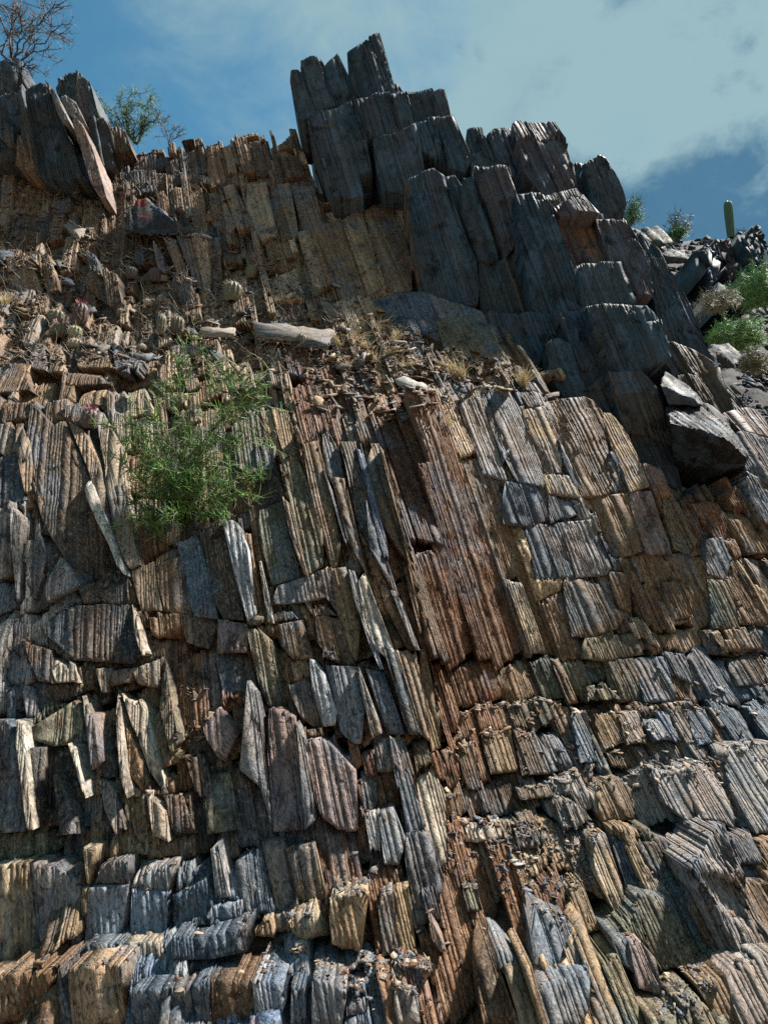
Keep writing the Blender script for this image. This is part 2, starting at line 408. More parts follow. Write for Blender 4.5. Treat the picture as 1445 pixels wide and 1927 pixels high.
# ------------------------------------------------------------------ the blocks of the crag (outlines in photo pixels, distance, lean, colour)
CRAG = [
 ([(545,143),(557,128),(569,140),(594,210),(570,227),(560,213)], 8.35, .10, 'crag'),
 ([(569,118),(585,110),(599,115),(615,160),(630,197),(597,207),(575,160),(569,133)], 8.38, .08, 'crag'),
 ([(599,115),(608,115),(614,127),(635,102),(649,133),(664,160),(674,185),(645,197),(630,197),(615,160)], 8.46, .10, 'crag'),
 ([(655,95),(695,73),(722,150),(728,178),(682,185),(664,147)], 8.33, .06, 'crag'),
 ([(696,73),(714,65),(741,157),(730,177),(723,150)], 8.40, .06, 'crag'),
 ([(730,177),(742,160),(750,158),(756,175),(748,182)], 8.50, .10, 'crag'),
 ([(582,233),(597,213),(639,207),(659,267),(685,267),(695,315),(672,322),(682,362),(642,370),(625,367),(614,300),(589,253)], 8.00, .12, 'crag'),
 ([(639,203),(669,190),(699,253),(684,267),(659,267),(649,233)], 8.10, .14, 'crag'),
 ([(669,188),(719,180),(729,178),(749,247),(699,255)], 8.05, .10, 'crag'),
 ([(730,180),(764,175),(784,235),(749,248)], 8.12, .10, 'crag'),
 ([(765,178),(812,170),(822,223),(784,232)], 8.20, .10, 'crag'),
 ([(812,169),(837,167),(852,220),(825,225)], 8.12, .10, 'crag'),
 ([(784,233),(825,227),(844,300),(845,315),(829,300),(795,283)], 8.00, .05, 'crag'),
 ([(825,227),(855,222),(884,297),(874,320),(845,313)], 7.95, .14, 'crag'),
 ([(704,262),(782,237),(799,330),(765,340),(760,362),(724,353),(712,310)], 7.95, .02, 'crag'),
 ([(874,247),(904,244),(915,280),(887,297)], 8.15, .12, 'crag'),
 ([(887,297),(912,282),(935,287),(950,305),(893,316)], 7.95, .3, 'crag'),
 ([(770,337),(815,322),(836,337),(862,425),(890,487),(905,570),(868,576),(822,571),(800,550),(781,440)], 7.42, .02, 'crag'),
 ([(760,350),(771,338),(801,556),(789,545)], 7.55, .05, 'brown'),
 ([(836,337),(860,333),(893,400),(925,480),(905,491),(887,488),(862,425)], 7.62, .08, 'crag'),
 ([(858,340),(889,335),(936,480),(912,495),(897,480),(870,400)], 7.48, .08, 'crag'),
 ([(892,314),(958,320),(981,418),(971,451),(951,484),(931,430),(905,360)], 7.50, .06, 'pinkc'),
 ([(912,262),(930,244),(964,240),(990,320),(1010,350),(965,326),(915,288)], 7.95, .18, 'crag'),
 ([(964,229),(1046,225),(1047,247),(1061,263),(1072,310),(1089,352),(1064,362),(1031,368),(1011,353),(987,317)], 7.75, .22, 'pinkc'),
 ([(1058,361),(1091,352),(1124,398),(1117,402),(1074,397),(1058,402),(1031,368)], 7.25, .35, 'pinkc'),
 ([(1074,310),(1089,307),(1103,316),(1114,360),(1124,392),(1110,378),(1090,352)], 7.95, .10, 'crag'),
 ([(1101,313),(1127,296),(1144,302),(1164,342),(1177,373),(1171,412),(1127,413),(1124,390),(1111,350)], 7.75, .05, 'crag'),
 ([(1122,413),(1181,415),(1217,490),(1229,540),(1227,553),(1194,550),(1169,497),(1151,493),(1134,443)], 7.25, .12, 'pinkc'),
 ([(1040,405),(1074,400),(1131,405),(1155,496),(1124,498),(1091,502),(1075,503)], 7.42, .12, 'redc'),
 ([(971,367),(1017,363),(1031,373),(1047,420),(1081,507),(1097,573),(1024,592),(1004,572),(984,460)], 7.18, .10, 'crag'),
 ([(1084,507),(1097,499),(1164,497),(1194,565),(1141,572),(1107,576)], 7.05, .08, 'crag'),
 ([(1205,440),(1241,473),(1290,570),(1345,690),(1290,690),(1251,635),(1226,545)], 7.35, .10, 'crag'),
 ([(905,492),(955,484),(985,465),(1005,573),(1000,590),(925,588),(908,575)], 7.42, .05, 'olivec'),
 ([(920,586),(1037,594),(1057,637),(1024,647),(1010,690),(960,700),(930,640)], 7.05, .12, 'crag'),
 ([(1041,590),(1104,580),(1124,627),(1161,700),(1145,762),(1110,747),(1087,693),(1064,637)], 6.88, .14, 'crag'),
 ([(1107,578),(1137,574),(1217,578),(1237,603),(1257,673),(1217,690),(1171,702),(1161,693),(1124,627)], 6.75, .10, 'crag'),
 ([(1144,705),(1221,700),(1241,737),(1271,813),(1264,835),(1217,812),(1177,815),(1161,763)], 6.60, .12, 'darkc'),
 ([(1027,643),(1051,638),(1074,650),(1084,690),(1101,720),(1107,749),(1061,742),(1044,710)], 6.72, .2, 'crag'),
 ([(1100,740),(1144,703),(1164,773),(1215,815),(1262,835),(1290,930),(1215,885),(1180,820),(1150,780)], 6.62, .2, 'darkc'),  # dark shading between the blocks, put in as a dark block
 ([(1250,640),(1300,660),(1345,690),(1385,780),(1340,790),(1290,740),(1262,690)], 7.0, .35, 'darkc'),
 ([(1262,862),(1300,915),(1385,880),(1420,900),(1445,960),(1445,1010),(1330,985),(1285,940)], 7.0, .2, 'darkc'),  # dark fill added for the shaded hollow under the boulder
 ([(1330,690),(1365,700),(1400,770),(1445,830),(1400,840),(1370,790)], 7.1, .5, 'darkc'),
]
PAL['tanc'] = np.array([(.10,.09,.075), (.06,.078,.088), (.045,.06,.075), (.15,.115,.08)])
PAL['pinkc'] = np.array([(.075,.072,.082), (.075,.075,.085), (.055,.07,.085), (.11,.09,.09)])
PAL['redc'] = np.array([(.16,.10,.075), (.08,.09,.10), (.24,.17,.12), (.07,.075,.08)])
PAL['olivec'] = np.array([(.065,.072,.07), (.05,.065,.07), (.10,.09,.07)])
PAL['darkc'] = np.array([(.05,.058,.062), (.065,.065,.06), (.04,.05,.055), (.10,.08,.06)])
CRAG_CORE = [
 ([(575,215),(600,150),(660,190),(735,182),(835,195),(850,300),(880,330),(900,420),(800,470),(780,350),(630,350)], 9.3, .1),
 ([(690,280),(760,260),(900,300),(930,262),(1030,240),(1085,360),(1150,330),(1165,405),(1215,500),(1235,610),(1270,690),(1150,690),(1020,600),(900,560),(800,520),(760,400)], 8.45, .1),
 ([(900,560),(1050,570),(1220,590),(1330,690),(1420,830),(1300,880),(1250,860),(1150,760),(1000,680)], 7.5, .15),
]
PINN = [
 ([(-40,100),(0,107),(15,102),(33,105),(35,127),(23,170),(0,175),(-40,170)], 8.95, .08, 'crag'),
 ([(17,123),(31,127),(29,170),(16,173)], 8.82, .08, 'pinkc'),
 ([(32,127),(43,147),(43,162),(31,171)], 8.92, .08, 'darkc'),
 ([(-40,178),(0,180),(23,172),(38,180),(41,213),(28,263),(30,305),(0,305),(-40,300)], 8.62, .08, 'darkc'),
 ([(-5,213),(23,240),(28,270),(10,266),(-5,250)], 8.50, .10, 'crag'),
 ([(41,158),(68,143),(84,150),(101,180),(118,232),(146,318),(163,336),(130,332),(67,322),(45,262),(38,187)], 8.40, .05, 'darkc'),
 ([(116,183),(138,183),(160,232),(147,229),(124,209)], 8.60, .25, 'grey'),
 ([(101,157),(117,147),(118,167),(110,177)], 9.05, .08, 'crag'),
 ([(121,138),(143,130),(154,143),(145,182),(113,182)], 9.00, .08, 'crag'),
 ([(146,148),(162,145),(173,167),(184,214),(167,218),(160,232),(141,187)], 8.78, .08, 'crag'),
 ([(161,218),(193,216),(204,240),(214,308),(180,310),(167,253)], 8.66, .08, 'darkc'),
 ([(208,240),(220,235),(233,243),(249,284),(217,290)], 8.9, .10, 'dark'),
 ([(32,253),(51,247),(64,312),(31,310)], 8.32, .08, 'brown'),
]
# right-facing ribs of the pinnacle, their sunlight put into paler colours
PINN_LIT_RIB = [
 ([(84,150),(110,180),(128,224),(116,236),(101,187)], 8.30, .12, 'grey'),
 ([(140,220),(160,243),(178,293),(188,320),(202,372),(187,372),(167,329),(157,287),(140,240)], 8.18, .15, 'pink'),
]
# ------------------------------------------------------------------ the blocks of the slope: outline, how far proud, colour (some pale ones carry sunlight)
SL = [
 # ribs and standing beds on the upper shelf
 ([(392,360),(413,353),(443,423),(430,442),(400,417)], .10, 'brown'), ([(421,354),(440,348),(478,424),(447,432)], .12, 'brown'),
 ([(457,349),(500,345),(522,440),(490,452),(468,400)], .12, 'tan'), ([(505,350),(545,345),(570,440),(530,455)], .08, 'brown'), ([(548,350),(590,352),(615,440),(575,450)], .10, 'tan'),
 ([(283,450),(290,450),(324,512),(300,512)], .16, 'grey'), ([(308,447),(332,445),(350,500),(362,540),(335,520)], .12, 'brown'),
 ([(333,445),(358,443),(380,497),(385,548),(365,530)], .14, 'grey'), ([(360,443),(390,450),(401,562),(387,558)], .12, 'tan'), ([(393,447),(413,450),(415,527),(405,558)], .10, 'brown'),
 ([(163,472),(187,487),(205,565),(215,578),(190,562),(165,542)], .16, 'dark'), ([(193,500),(217,507),(232,582),(203,572)], .18, 'brown'),
 ([(328,520),(343,517),(357,533),(360,580),(337,565)], .18, 'slate'), ([(70,475),(87,475),(107,540),(85,549)], .14, 'brown'), ([(10,480),(55,477),(75,545),(20,548)], .12, 'brown'),
 ([(640,410),(680,395),(720,540),(690,560)], .10, 'tan'), ([(685,395),(735,375),(768,470),(775,545),(730,548)], .10, 'tan'), ([(735,372),(762,370),(785,470),(770,480)], .16, 'tan'),
 ([(590,430),(640,415),(690,555),(640,560)], .08, 'brown'), ([(560,440),(590,432),(630,530),(590,545)], .05, 'brown'),
 ([(700,560),(790,548),(905,586),(930,640),(830,640),(740,610)], .10, 'slate'), ([(820,600),(925,592),(945,690),(850,690)], .10, 'olive'),
 ([(760,622),(788,620),(800,668),(775,675)], .18, 'slate'), ([(880,640),(920,630),(940,700),(900,712)], .06, 'brown'),
 ([(213,647),(250,652),(267,673),(257,702),(220,695)], .16, 'slate'), ([(143,663),(200,662),(213,693),(150,692)], .08, 'tan'), ([(53,650),(80,647),(93,699),(60,695)], .10, 'grey'),
 ([(97,650),(113,647),(123,699),(93,699)], .12, 'tan'), ([(147,727),(193,728),(203,762),(150,765)], .10, 'tan'), ([(207,733),(230,728),(240,778),(213,775)], .06, 'brown'),
 ([(240,733),(280,727),(293,777),(247,784)], .10, 'tan'), ([(430,680),(467,680),(482,742),(447,735)], .10, 'tan'), ([(437,802),(482,777),(515,838),(510,905),(445,880)], .04, 'olive'),
 ([(340,690),(365,688),(378,730),(350,735)], .06, 'tan'), ([(290,690),(315,688),(322,725),(297,728)], .06, 'brown'), ([(390,695),(415,692),(428,735),(402,738)], .04, 'brown'),
 ([(120,700),(180,698),(205,722),(130,725)], .04, 'brown'), ([(0,690),(45,685),(60,735),(0,738)], .08, 'brown'),
 # big tilted slabs on the left
 ([(57,757),(100,803),(120,793),(157,880),(180,953),(213,1033),(237,1082),(187,1097),(147,1094),(117,1047),(73,967),(50,833)], .12, 'dark'),
 ([(120,793),(131,793),(162,880),(189,953),(222,1033),(239,1080),(228,1084),(205,1022),(172,953),(148,872)], .22, 'cream'),  # sunlit right edge of the dark slab, painted cream
 ([(180,768),(193,770),(228,840),(248,967),(261,1058),(240,1070),(217,1000),(200,900)], .14, 'tan'),
 ([(133,797),(160,810),(190,887),(210,967),(222,1010),(195,962),(160,872)], .12, 'brown'),
 ([(0,800),(23,797),(37,847),(0,862)], .10, 'brown'), ([(17,943),(40,967),(45,1133),(33,1130),(23,1033)], .12, 'grey'), ([(50,967),(60,967),(77,1050),(72,1123),(53,1123)], .12, 'grey'),
 ([(90,1102),(113,1047),(148,1102),(90,1132)], .20, 'grey'), ([(-20,870),(30,855),(48,940),(12,945),(-20,960)], .06, 'slate'), ([(24,795),(48,790),(62,900),(44,935),(34,870)], .08, 'brown'),
 ([(290,1050),(334,1026),(360,1158),(310,1148)], .14, 'brown'), ([(334,1026),(373,1006),(410,1163),(360,1158)], .13, 'slate'), ([(373,1006),(419,980),(459,1164),(410,1163)], .15, 'dark'),
 ([(418,979),(447,980),(467,1033),(481,1160),(463,1171)], .18, 'quartz'),  # lit right side of the block, brightness put into its palette
 ([(83,1131),(140,1101),(153,1137),(87,1138)], .12, 'olive'), ([(147,1101),(187,1083),(197,1134),(157,1138)], .12, 'dark'), ([(187,1113),(240,1087),(264,1144),(200,1134)], .14, 'dark'), ([(253,1078),(289,1058),(307,1148),(264,1147)], .10, 'brown'),
 ([(133,1138),(240,1139),(267,1227),(247,1248),(140,1241),(80,1184)], .16, 'dark'), ([(238,1138),(248,1142),(272,1230),(264,1232)], .20, 'cream'), ([(273,1151),(340,1157),(352,1208),(290,1201)], .12, 'brown'),  # cream strip: lit right edge put into the colour
 ([(340,1157),(407,1163),(410,1225),(352,1208)], .10, 'dark'), ([(407,1164),(463,1173),(464,1226),(412,1228)], .16, 'pink'), ([(405,1228),(465,1228),(484,1300),(420,1310)], .06, 'dark'),
 ([(43,1203),(95,1225),(100,1285),(70,1280)], .14, 'brown'), ([(95,1225),(143,1253),(147,1284),(100,1285)], .14, 'cream'), ([(13,1223),(33,1227),(43,1290),(7,1293)], .12, 'slate'), ([(33,1287),(57,1293),(63,1354),(40,1358)], .16, 'pink'),
 ([(-10,1357),(24,1358),(50,1562),(-10,1567)], .14, 'slate'), ([(24,1358),(42,1360),(62,1560),(50,1562)], .15, 'cream'), ([(50,1373),(143,1317),(163,1400),(130,1401),(57,1408)], .10, 'olive'), ([(57,1408),(130,1403),(153,1480),(160,1562),(60,1562)], .16, 'dark'),
 ([(128,1402),(140,1410),(162,1500),(150,1482)], .2, 'cream'), ([(147,1313),(160,1333),(174,1467),(160,1450)], .16, 'grey'), ([(160,1347),(180,1350),(187,1433),(173,1460)], .2, 'pink'), ([(207,1300),(220,1300),(240,1500),(227,1467)], .18, 'cream'), ([(182,1362),(205,1368),(222,1460),(200,1470)], .1, 'olive'),
 ([(230,1307),(260,1307),(287,1350),(307,1490),(283,1494),(267,1400),(245,1360)], .18, 'cream'), ([(240,1370),(265,1400),(283,1494),(262,1500),(245,1450)], .10, 'brown'), ([(300,1237),(320,1300),(337,1393),(323,1418),(302,1333)], .18, 'olive'), ([(250,1260),(303,1237),(300,1294),(253,1288)], .16, 'cream'),  # cream blocks: sunlit faces, light put into the colour
 ([(180,1260),(207,1257),(200,1302),(180,1302)], .14, 'cream'), ([(213,1260),(247,1260),(247,1288),(210,1290)], .14, 'pink'), ([(277,1493),(307,1500),(317,1582),(285,1567)], .18, 'cream'), ([(190,1470),(215,1460),(235,1560),(205,1580)], .14, 'grey'), ([(235,1500),(262,1500),(280,1590),(248,1590)], .1, 'olive'),
 ([(105,1460),(125,1455),(145,1570),(112,1575)], .2, 'dark'), ([(310,1500),(340,1497),(365,1570),(325,1575)], .12, 'dark'), ([(352,1425),(388,1420),(400,1500),(372,1510)], .1, 'dark'),
 ([(372,1455),(432,1450),(450,1560),(390,1570)], .12, 'olive'),
 # centre: leaf-shaped slabs and the buttress
 ([(385,1365),(437,1307),(447,1383),(443,1457),(430,1437),(410,1423),(390,1387)], .20, 'pink'), ([(440,1310),(463,1280),(483,1307),(500,1450),(510,1567),(493,1483),(450,1450)], .20, 'grey'),
 ([(500,1338),(517,1330),(553,1350),(567,1483),(570,1560),(515,1563),(507,1450)], .24, 'pink'), ([(555,1353),(573,1390),(593,1543),(573,1560),(567,1480)], .20, 'slate'), ([(577,1393),(607,1387),(633,1413),(667,1450),(677,1527),(673,1568),(630,1568),(600,1533),(590,1483)], .24, 'pink'),
 ([(673,1457),(707,1467),(710,1527),(683,1531)], .18, 'slate'), ([(687,1533),(713,1527),(721,1617),(697,1604)], .18, 'quartz'), ([(713,1530),(740,1520),(760,1577),(753,1628),(723,1624)], .20, 'grey'), ([(737,1437),(770,1450),(800,1553),(767,1574),(747,1483)], .22, 'slate'),
 ([(783,1467),(813,1447),(837,1500),(841,1632),(807,1632)], .18, 'cream'), ([(759,1576),(802,1559),(835,1658),(815,1733),(782,1746),(765,1632)], .14, 'grey'), ([(733,1393),(760,1390),(778,1457),(747,1484)], .18, 'slate'), ([(700,1390),(733,1393),(742,1450),(710,1455)], .08, 'grey'), ([(770,1400),(800,1392),(812,1440),(785,1462)], .14, 'olive'),
 ([(463,1180),(480,1177),(517,1213),(533,1310),(547,1338),(503,1330),(490,1293)], .14, 'olive'), ([(517,1178),(567,1168),(587,1240),(550,1239),(527,1214)], .10, 'brown'), ([(590,1164),(613,1160),(643,1170),(667,1250),(630,1248),(600,1211)], .16, 'brown'),
 ([(580,1240),(603,1247),(633,1337),(630,1364),(607,1367),(587,1293)], .16, 'quartz'), ([(610,1251),(673,1254),(693,1383),(673,1403),(640,1377),(633,1330)], .20, 'grey'), ([(673,1254),(690,1260),(720,1380),(700,1390)], .18, 'tan'), ([(690,1260),(727,1267),(763,1380),(727,1384)], .20, 'slate'),
 ([(720,1217),(743,1217),(793,1383),(767,1381)], .18, 'dark'), ([(745,1225),(783,1228),(810,1400),(793,1383)], .15, 'brown'), ([(783,1227),(800,1223),(838,1403),(810,1417)], .20, 'tan'), ([(543,1290),(580,1274),(607,1367),(590,1370),(560,1340)], .10, 'grey'),
 ([(603,1210),(627,1212),(630,1245),(608,1240)], .24, 'grey'),
 ([(482,840),(512,837),(537,933),(482,963)], .0, 'dark'), ([(525,850),(565,867),(599,967),(615,1053),(579,1084),(559,1000)], .14, 'olive'), ([(510,765),(545,770),(565,862),(527,846)], .08, 'tan'), ([(490,772),(510,768),(527,850),(512,855)], .06, 'tan'),  # first block: deep shade put into its dark colour
 ([(569,838),(599,830),(629,967),(649,1063),(619,1068),(592,950)], .14, 'tan'), ([(600,817),(622,813),(640,867),(659,940),(645,930),(615,890)], .22, 'slate'), ([(608,880),(617,890),(651,1013),(657,1073),(645,1013)], .24, 'quartz'), ([(625,897),(649,900),(699,1087),(682,1074),(655,1013)], .14, 'dark'),
 ([(639,833),(669,832),(695,940),(722,1063),(699,1033),(669,967)], .16, 'dark'), ([(667,832),(679,836),(715,967),(735,1050),(722,1050),(700,960)], .20, 'quartz'), ([(679,837),(712,837),(745,943),(769,1057),(749,1054),(715,967),(695,900)], .20, 'tan'), ([(712,837),(722,850),(769,1033),(799,1183),(823,1283),(809,1234),(782,1133),(749,967)], .30, 'tan'),
 ([(482,964),(530,935),(562,1084),(512,1100),(492,1018)], .10, 'olive'), ([(530,933),(540,933),(579,1084),(565,1088)], .12, 'brown'), ([(512,1107),(622,1068),(635,1157),(612,1124),(575,1131),(512,1138)], .16, 'grey'), ([(622,1070),(652,1067),(669,1133),(689,1233),(669,1244),(639,1157)], .18, 'tan'),
 ([(654,1073),(669,1077),(685,1167),(722,1257),(712,1261),(669,1133)], .20, 'quartz'), ([(675,1093),(682,1067),(715,1150),(742,1223),(722,1244),(689,1177)], .20, 'cream'), ([(712,1093),(742,1117),(782,1223),(765,1221),(735,1167)], .2, 'brown'), ([(736,1112),(750,1117),(790,1223),(781,1223)], .24, 'quartz'),
 ([(689,940),(715,1020),(749,1117),(739,1111),(697,1033)], .18, 'slate'), ([(483,1057),(493,1053),(514,1173),(502,1173)], .16, 'cream'), ([(500,1140),(545,1140),(560,1165),(515,1172)], .1, 'dark'), ([(575,1133),(612,1127),(632,1158),(590,1160)], .12, 'dark'), ([(752,1060),(770,1058),(800,1190),(790,1190)], .24, 'tan'),  # cream strip: sunlight on the edge put into the colour
 # brown faces at the right under the crag
 ([(1024,753),(1107,747),(1131,777),(1151,887),(1144,930),(1107,934),(1094,930),(1061,827)], .10, 'brown'), ([(1124,775),(1151,780),(1181,820),(1221,913),(1184,924),(1164,860)], .16, 'tan'), ([(984,773),(1024,767),(1047,820),(1064,887),(1027,888),(1004,827)], .10, 'tan'),
 ([(925,733),(960,733),(985,790),(1020,880),(1025,915),(970,905),(945,850)], .14, 'grey'), ([(862,753),(902,750),(950,880),(960,905),(910,890)], .10, 'grey'), ([(905,740),(928,735),(960,850),(945,870)], .12, 'slate'), ([(1024,890),(1071,893),(1092,940),(1031,928)], .12, 'tan'),
 ([(940,907),(1004,911),(1034,977),(997,990),(950,985)], .16, 'slate'), ([(1031,927),(1077,943),(1087,972),(1037,984)], .12, 'slate'), ([(1184,926),(1224,926),(1264,1040),(1217,1042),(1191,960)], .12, 'pink'), ([(1244,937),(1274,947),(1311,1017),(1297,1042),(1271,1028)], .14, 'olive'), ([(1110,935),(1180,928),(1215,1040),(1150,1050)], .06, 'tan'),
 ([(985,990),(1050,985),(1080,1085),(1010,1090)], .12, 'slate'), ([(1050,985),(1110,980),(1150,1080),(1085,1085)], .08, 'grey'),
 ([(1061,1101),(1101,1088),(1131,1103),(1171,1163),(1164,1184),(1107,1201),(1077,1197)], .16, 'dark'), ([(1177,1163),(1204,1163),(1234,1207),(1241,1221),(1197,1200)], .16, 'cream'), ([(1087,1204),(1191,1191),(1211,1233),(1137,1243),(1097,1240)], .12, 'olive'), ([(1137,1244),(1190,1240),(1215,1320),(1164,1321)], .12, 'olive'), ([(1190,1240),(1247,1237),(1274,1320),(1215,1320)], .11, 'slate'),
 ([(1101,1290),(1144,1277),(1167,1321),(1107,1321)], .16, 'olive'), ([(1244,1097),(1281,1097),(1304,1160),(1264,1167)], .12, 'brown'), ([(1331,1093),(1371,1093),(1391,1181),(1341,1181)], .12, 'olive'), ([(1334,1184),(1380,1181),(1400,1232),(1367,1230)], .14, 'tan'), ([(1380,1181),(1417,1180),(1441,1233),(1400,1232)], .14, 'tan'), ([(1327,1017),(1357,1013),(1374,1050),(1364,1090),(1331,1077)], .14, 'slate'),
 ([(1141,1077),(1177,1080),(1197,1160),(1164,1140)], .12, 'brown'), ([(1247,1220),(1284,1227),(1304,1287),(1264,1267)], .12, 'slate'), ([(1074,1340),(1101,1340),(1121,1437),(1091,1433)], .14, 'slate'), ([(967,1377),(997,1377),(1031,1457),(984,1461)], .14, 'tan'), ([(1000,1380),(1015,1378),(1050,1450),(1035,1458)], .14, 'slate'), ([(1204,1347),(1257,1337),(1281,1400),(1231,1394)], .14, 'quartz'),
 ([(1291,1330),(1324,1337),(1351,1397),(1311,1400)], .14, 'slate'), ([(1161,1343),(1197,1340),(1217,1400),(1181,1400)], .10, 'brown'), ([(1120,1345),(1158,1342),(1178,1400),(1135,1420)], .08, 'brown'), ([(1360,1240),(1430,1235),(1445,1290),(1385,1290)], .10, 'dark'),
 # lower right
 ([(1131,1475),(1167,1467),(1184,1485),(1196,1543),(1134,1546),(1127,1512)], .16, 'tan'), ([(1224,1448),(1284,1452),(1314,1543),(1291,1546),(1254,1512)], .16, 'grey'), ([(1287,1440),(1347,1440),(1394,1568),(1357,1548),(1317,1542)], .16, 'grey'), ([(1357,1405),(1460,1400),(1460,1568),(1397,1568)], .14, 'grey'), ([(1041,1502),(1077,1495),(1111,1543),(1064,1573)], .16, 'tan'),
 ([(1201,1577),(1237,1577),(1274,1662),(1264,1676),(1231,1648),(1204,1612)], .18, 'dark'), ([(1237,1577),(1274,1592),(1287,1658),(1274,1662)], .16, 'slate'), ([(984,1722),(997,1700),(1047,1725),(1074,1735),(1107,1815),(1084,1826),(1037,1838),(1008,1815)], .22, 'slate'), ([(1008,1816),(1037,1840),(1107,1817),(1112,1890),(1095,1930),(1022,1930)], .22, 'slate'),
 ([(1151,1762),(1181,1768),(1204,1798),(1197,1846),(1171,1812)], .18, 'slate'), ([(1184,1772),(1211,1775),(1231,1805),(1264,1888),(1211,1868)], .18, 'pink'), ([(1364,1835),(1424,1797),(1470,1798),(1470,1930),(1394,1930)], .20, 'grey'), ([(1311,1855),(1364,1836),(1391,1930),(1357,1930)], .18, 'tan'), ([(1314,1645),(1391,1662),(1414,1745),(1384,1728),(1347,1698)], .14, 'olive'),
 ([(1197,1682),(1264,1692),(1324,1838),(1231,1812),(1211,1745)], .12, 'olive'), ([(1287,1638),(1311,1645),(1361,1745),(1394,1802),(1357,1828),(1297,1712)], .14, 'brown'), ([(1111,1575),(1141,1575),(1191,1728),(1164,1738),(1124,1645)], .14, 'tan'), ([(1141,1578),(1174,1575),(1204,1675),(1181,1672)], .14, 'slate'), ([(1297,1552),(1361,1552),(1381,1628),(1331,1632)], .14, 'slate'),
 ([(932,1788),(950,1785),(985,1825),(1000,1872),(965,1850),(940,1820)], .20, 'slate'), ([(892,1778),(925,1758),(935,1845),(985,1930),(909,1930)], .16, 'brown'), ([(975,1485),(1030,1478),(1045,1505),(985,1512)], .10, 'tan'), ([(870,1555),(940,1548),(945,1580),(880,1590)], .12, 'cream'), ([(965,1560),(1010,1555),(1020,1600),(980,1605)], .10, 'slate'),
 ([(1395,1660),(1445,1665),(1460,1760),(1420,1745)], .12, 'brown'), ([(1375,1575),(1420,1572),(1440,1625),(1395,1628)], .10, 'slate'), ([(872,1665),(900,1672),(905,1715),(880,1712)], .14, 'olive'), ([(858,1395),(890,1398),(905,1490),(870,1480)], .14, 'brown'), ([(905,1380),(960,1372),(975,1450),(925,1455)], .10, 'tan'),
 # bottom
 ([(619,1702),(629,1688),(689,1682),(705,1765),(702,1794),(649,1794),(625,1778)], .18, 'tan'), ([(712,1686),(739,1679),(752,1793),(722,1796)], .12, 'grey'), ([(739,1679),(769,1669),(789,1793),(752,1793)], .12, 'tan'), ([(782,1679),(819,1665),(832,1732),(799,1756)], .12, 'slate'), ([(809,1738),(825,1733),(842,1798),(839,1813),(815,1772)], .24, 'pink'), ([(539,1736),(595,1706),(612,1778),(562,1766)], .10, 'tan'), ([(482,1732),(532,1729),(542,1766),(482,1763)], .10, 'tan'),
 ([(490,1590),(535,1585),(560,1700),(520,1730)], .06, 'brown'), ([(540,1600),(590,1590),(615,1690),(565,1705)], .08, 'tan'), ([(652,1872),(692,1882),(689,1910),(655,1914)], .12, 'pink'), ([(752,1816),(812,1826),(825,1888),(782,1869)], .14, 'rust'), ([(739,1858),(759,1855),(782,1878),(795,1930),(749,1930)], .16, 'grey'),
 ([(-10,1628),(55,1625),(75,1795),(-10,1812)], .10, 'tan'), ([(55,1625),(103,1625),(150,1662),(157,1778),(77,1798)], .11, 'grey'), ([(167,1666),(240,1666),(240,1768),(160,1776)], .13, 'quartz'), ([(246,1676),(313,1679),(313,1772),(243,1768)], .13, 'quartz'), ([(180,1633),(240,1614),(243,1668),(180,1666)], .09, 'slate'), ([(245,1633),(323,1629),(323,1678),(247,1673)], .09, 'grey'),
 ([(323,1686),(387,1653),(390,1733),(323,1752)], .12, 'slate'), ([(392,1703),(450,1699),(453,1733),(393,1733)], .14, 'quartz'), ([(320,1763),(400,1756),(460,1743),(463,1793),(383,1806),(323,1803)], .28, 'slate'), ([(153,1779),(227,1776),(230,1806),(153,1809)], .22, 'slate'), ([(230,1776),(300,1773),(313,1813),(233,1819)], .20, 'tan'), ([(157,1597),(178,1600),(178,1663),(162,1660)], .16, 'tan'), ([(395,1600),(410,1590),(430,1690),(405,1690)], .12, 'grey'),
 ([(-10,1836),(53,1829),(60,1930),(-10,1930)], .06, 'brown'), ([(55,1829),(92,1826),(100,1930),(60,1930)], .05, 'brown'), ([(93,1829),(123,1822),(137,1930),(100,1930)], .10, 'slate'), ([(128,1826),(173,1812),(230,1819),(235,1930),(140,1930)], .10, 'brown'), ([(247,1863),(313,1859),(320,1930),(247,1930)], .12, 'slate'), ([(315,1859),(358,1855),(368,1930),(322,1930)], .10, 'grey'), ([(360,1853),(392,1842),(397,1930),(372,1930)], .12, 'slate'), ([(397,1838),(470,1842),(480,1930),(400,1930)], .06, 'brown'),
 ([(475,1848),(539,1855),(535,1930),(482,1930)], .12, 'quartz'), ([(545,1858),(572,1858),(582,1930),(549,1930)], .14, 'slate'), ([(585,1838),(649,1868),(652,1930),(589,1930)], .14, 'grey'),
 # right edge under the boulder
 ([(1367,773),(1411,767),(1427,780),(1460,810),(1460,826),(1397,808)], .20, 'pink'), ([(1384,808),(1460,830),(1460,915),(1407,882),(1401,857)], .20, 'slate'), ([(1398,888),(1425,900),(1470,990),(1440,985),(1415,940)], .20, 'quartz'), ([(1300,950),(1345,940),(1390,1010),(1350,1020)], .04, 'rust'), ([(1360,960),(1400,960),(1445,1040),(1405,1040)], .04, 'brown'),
]
COVER = [p for p, *_ in SL]
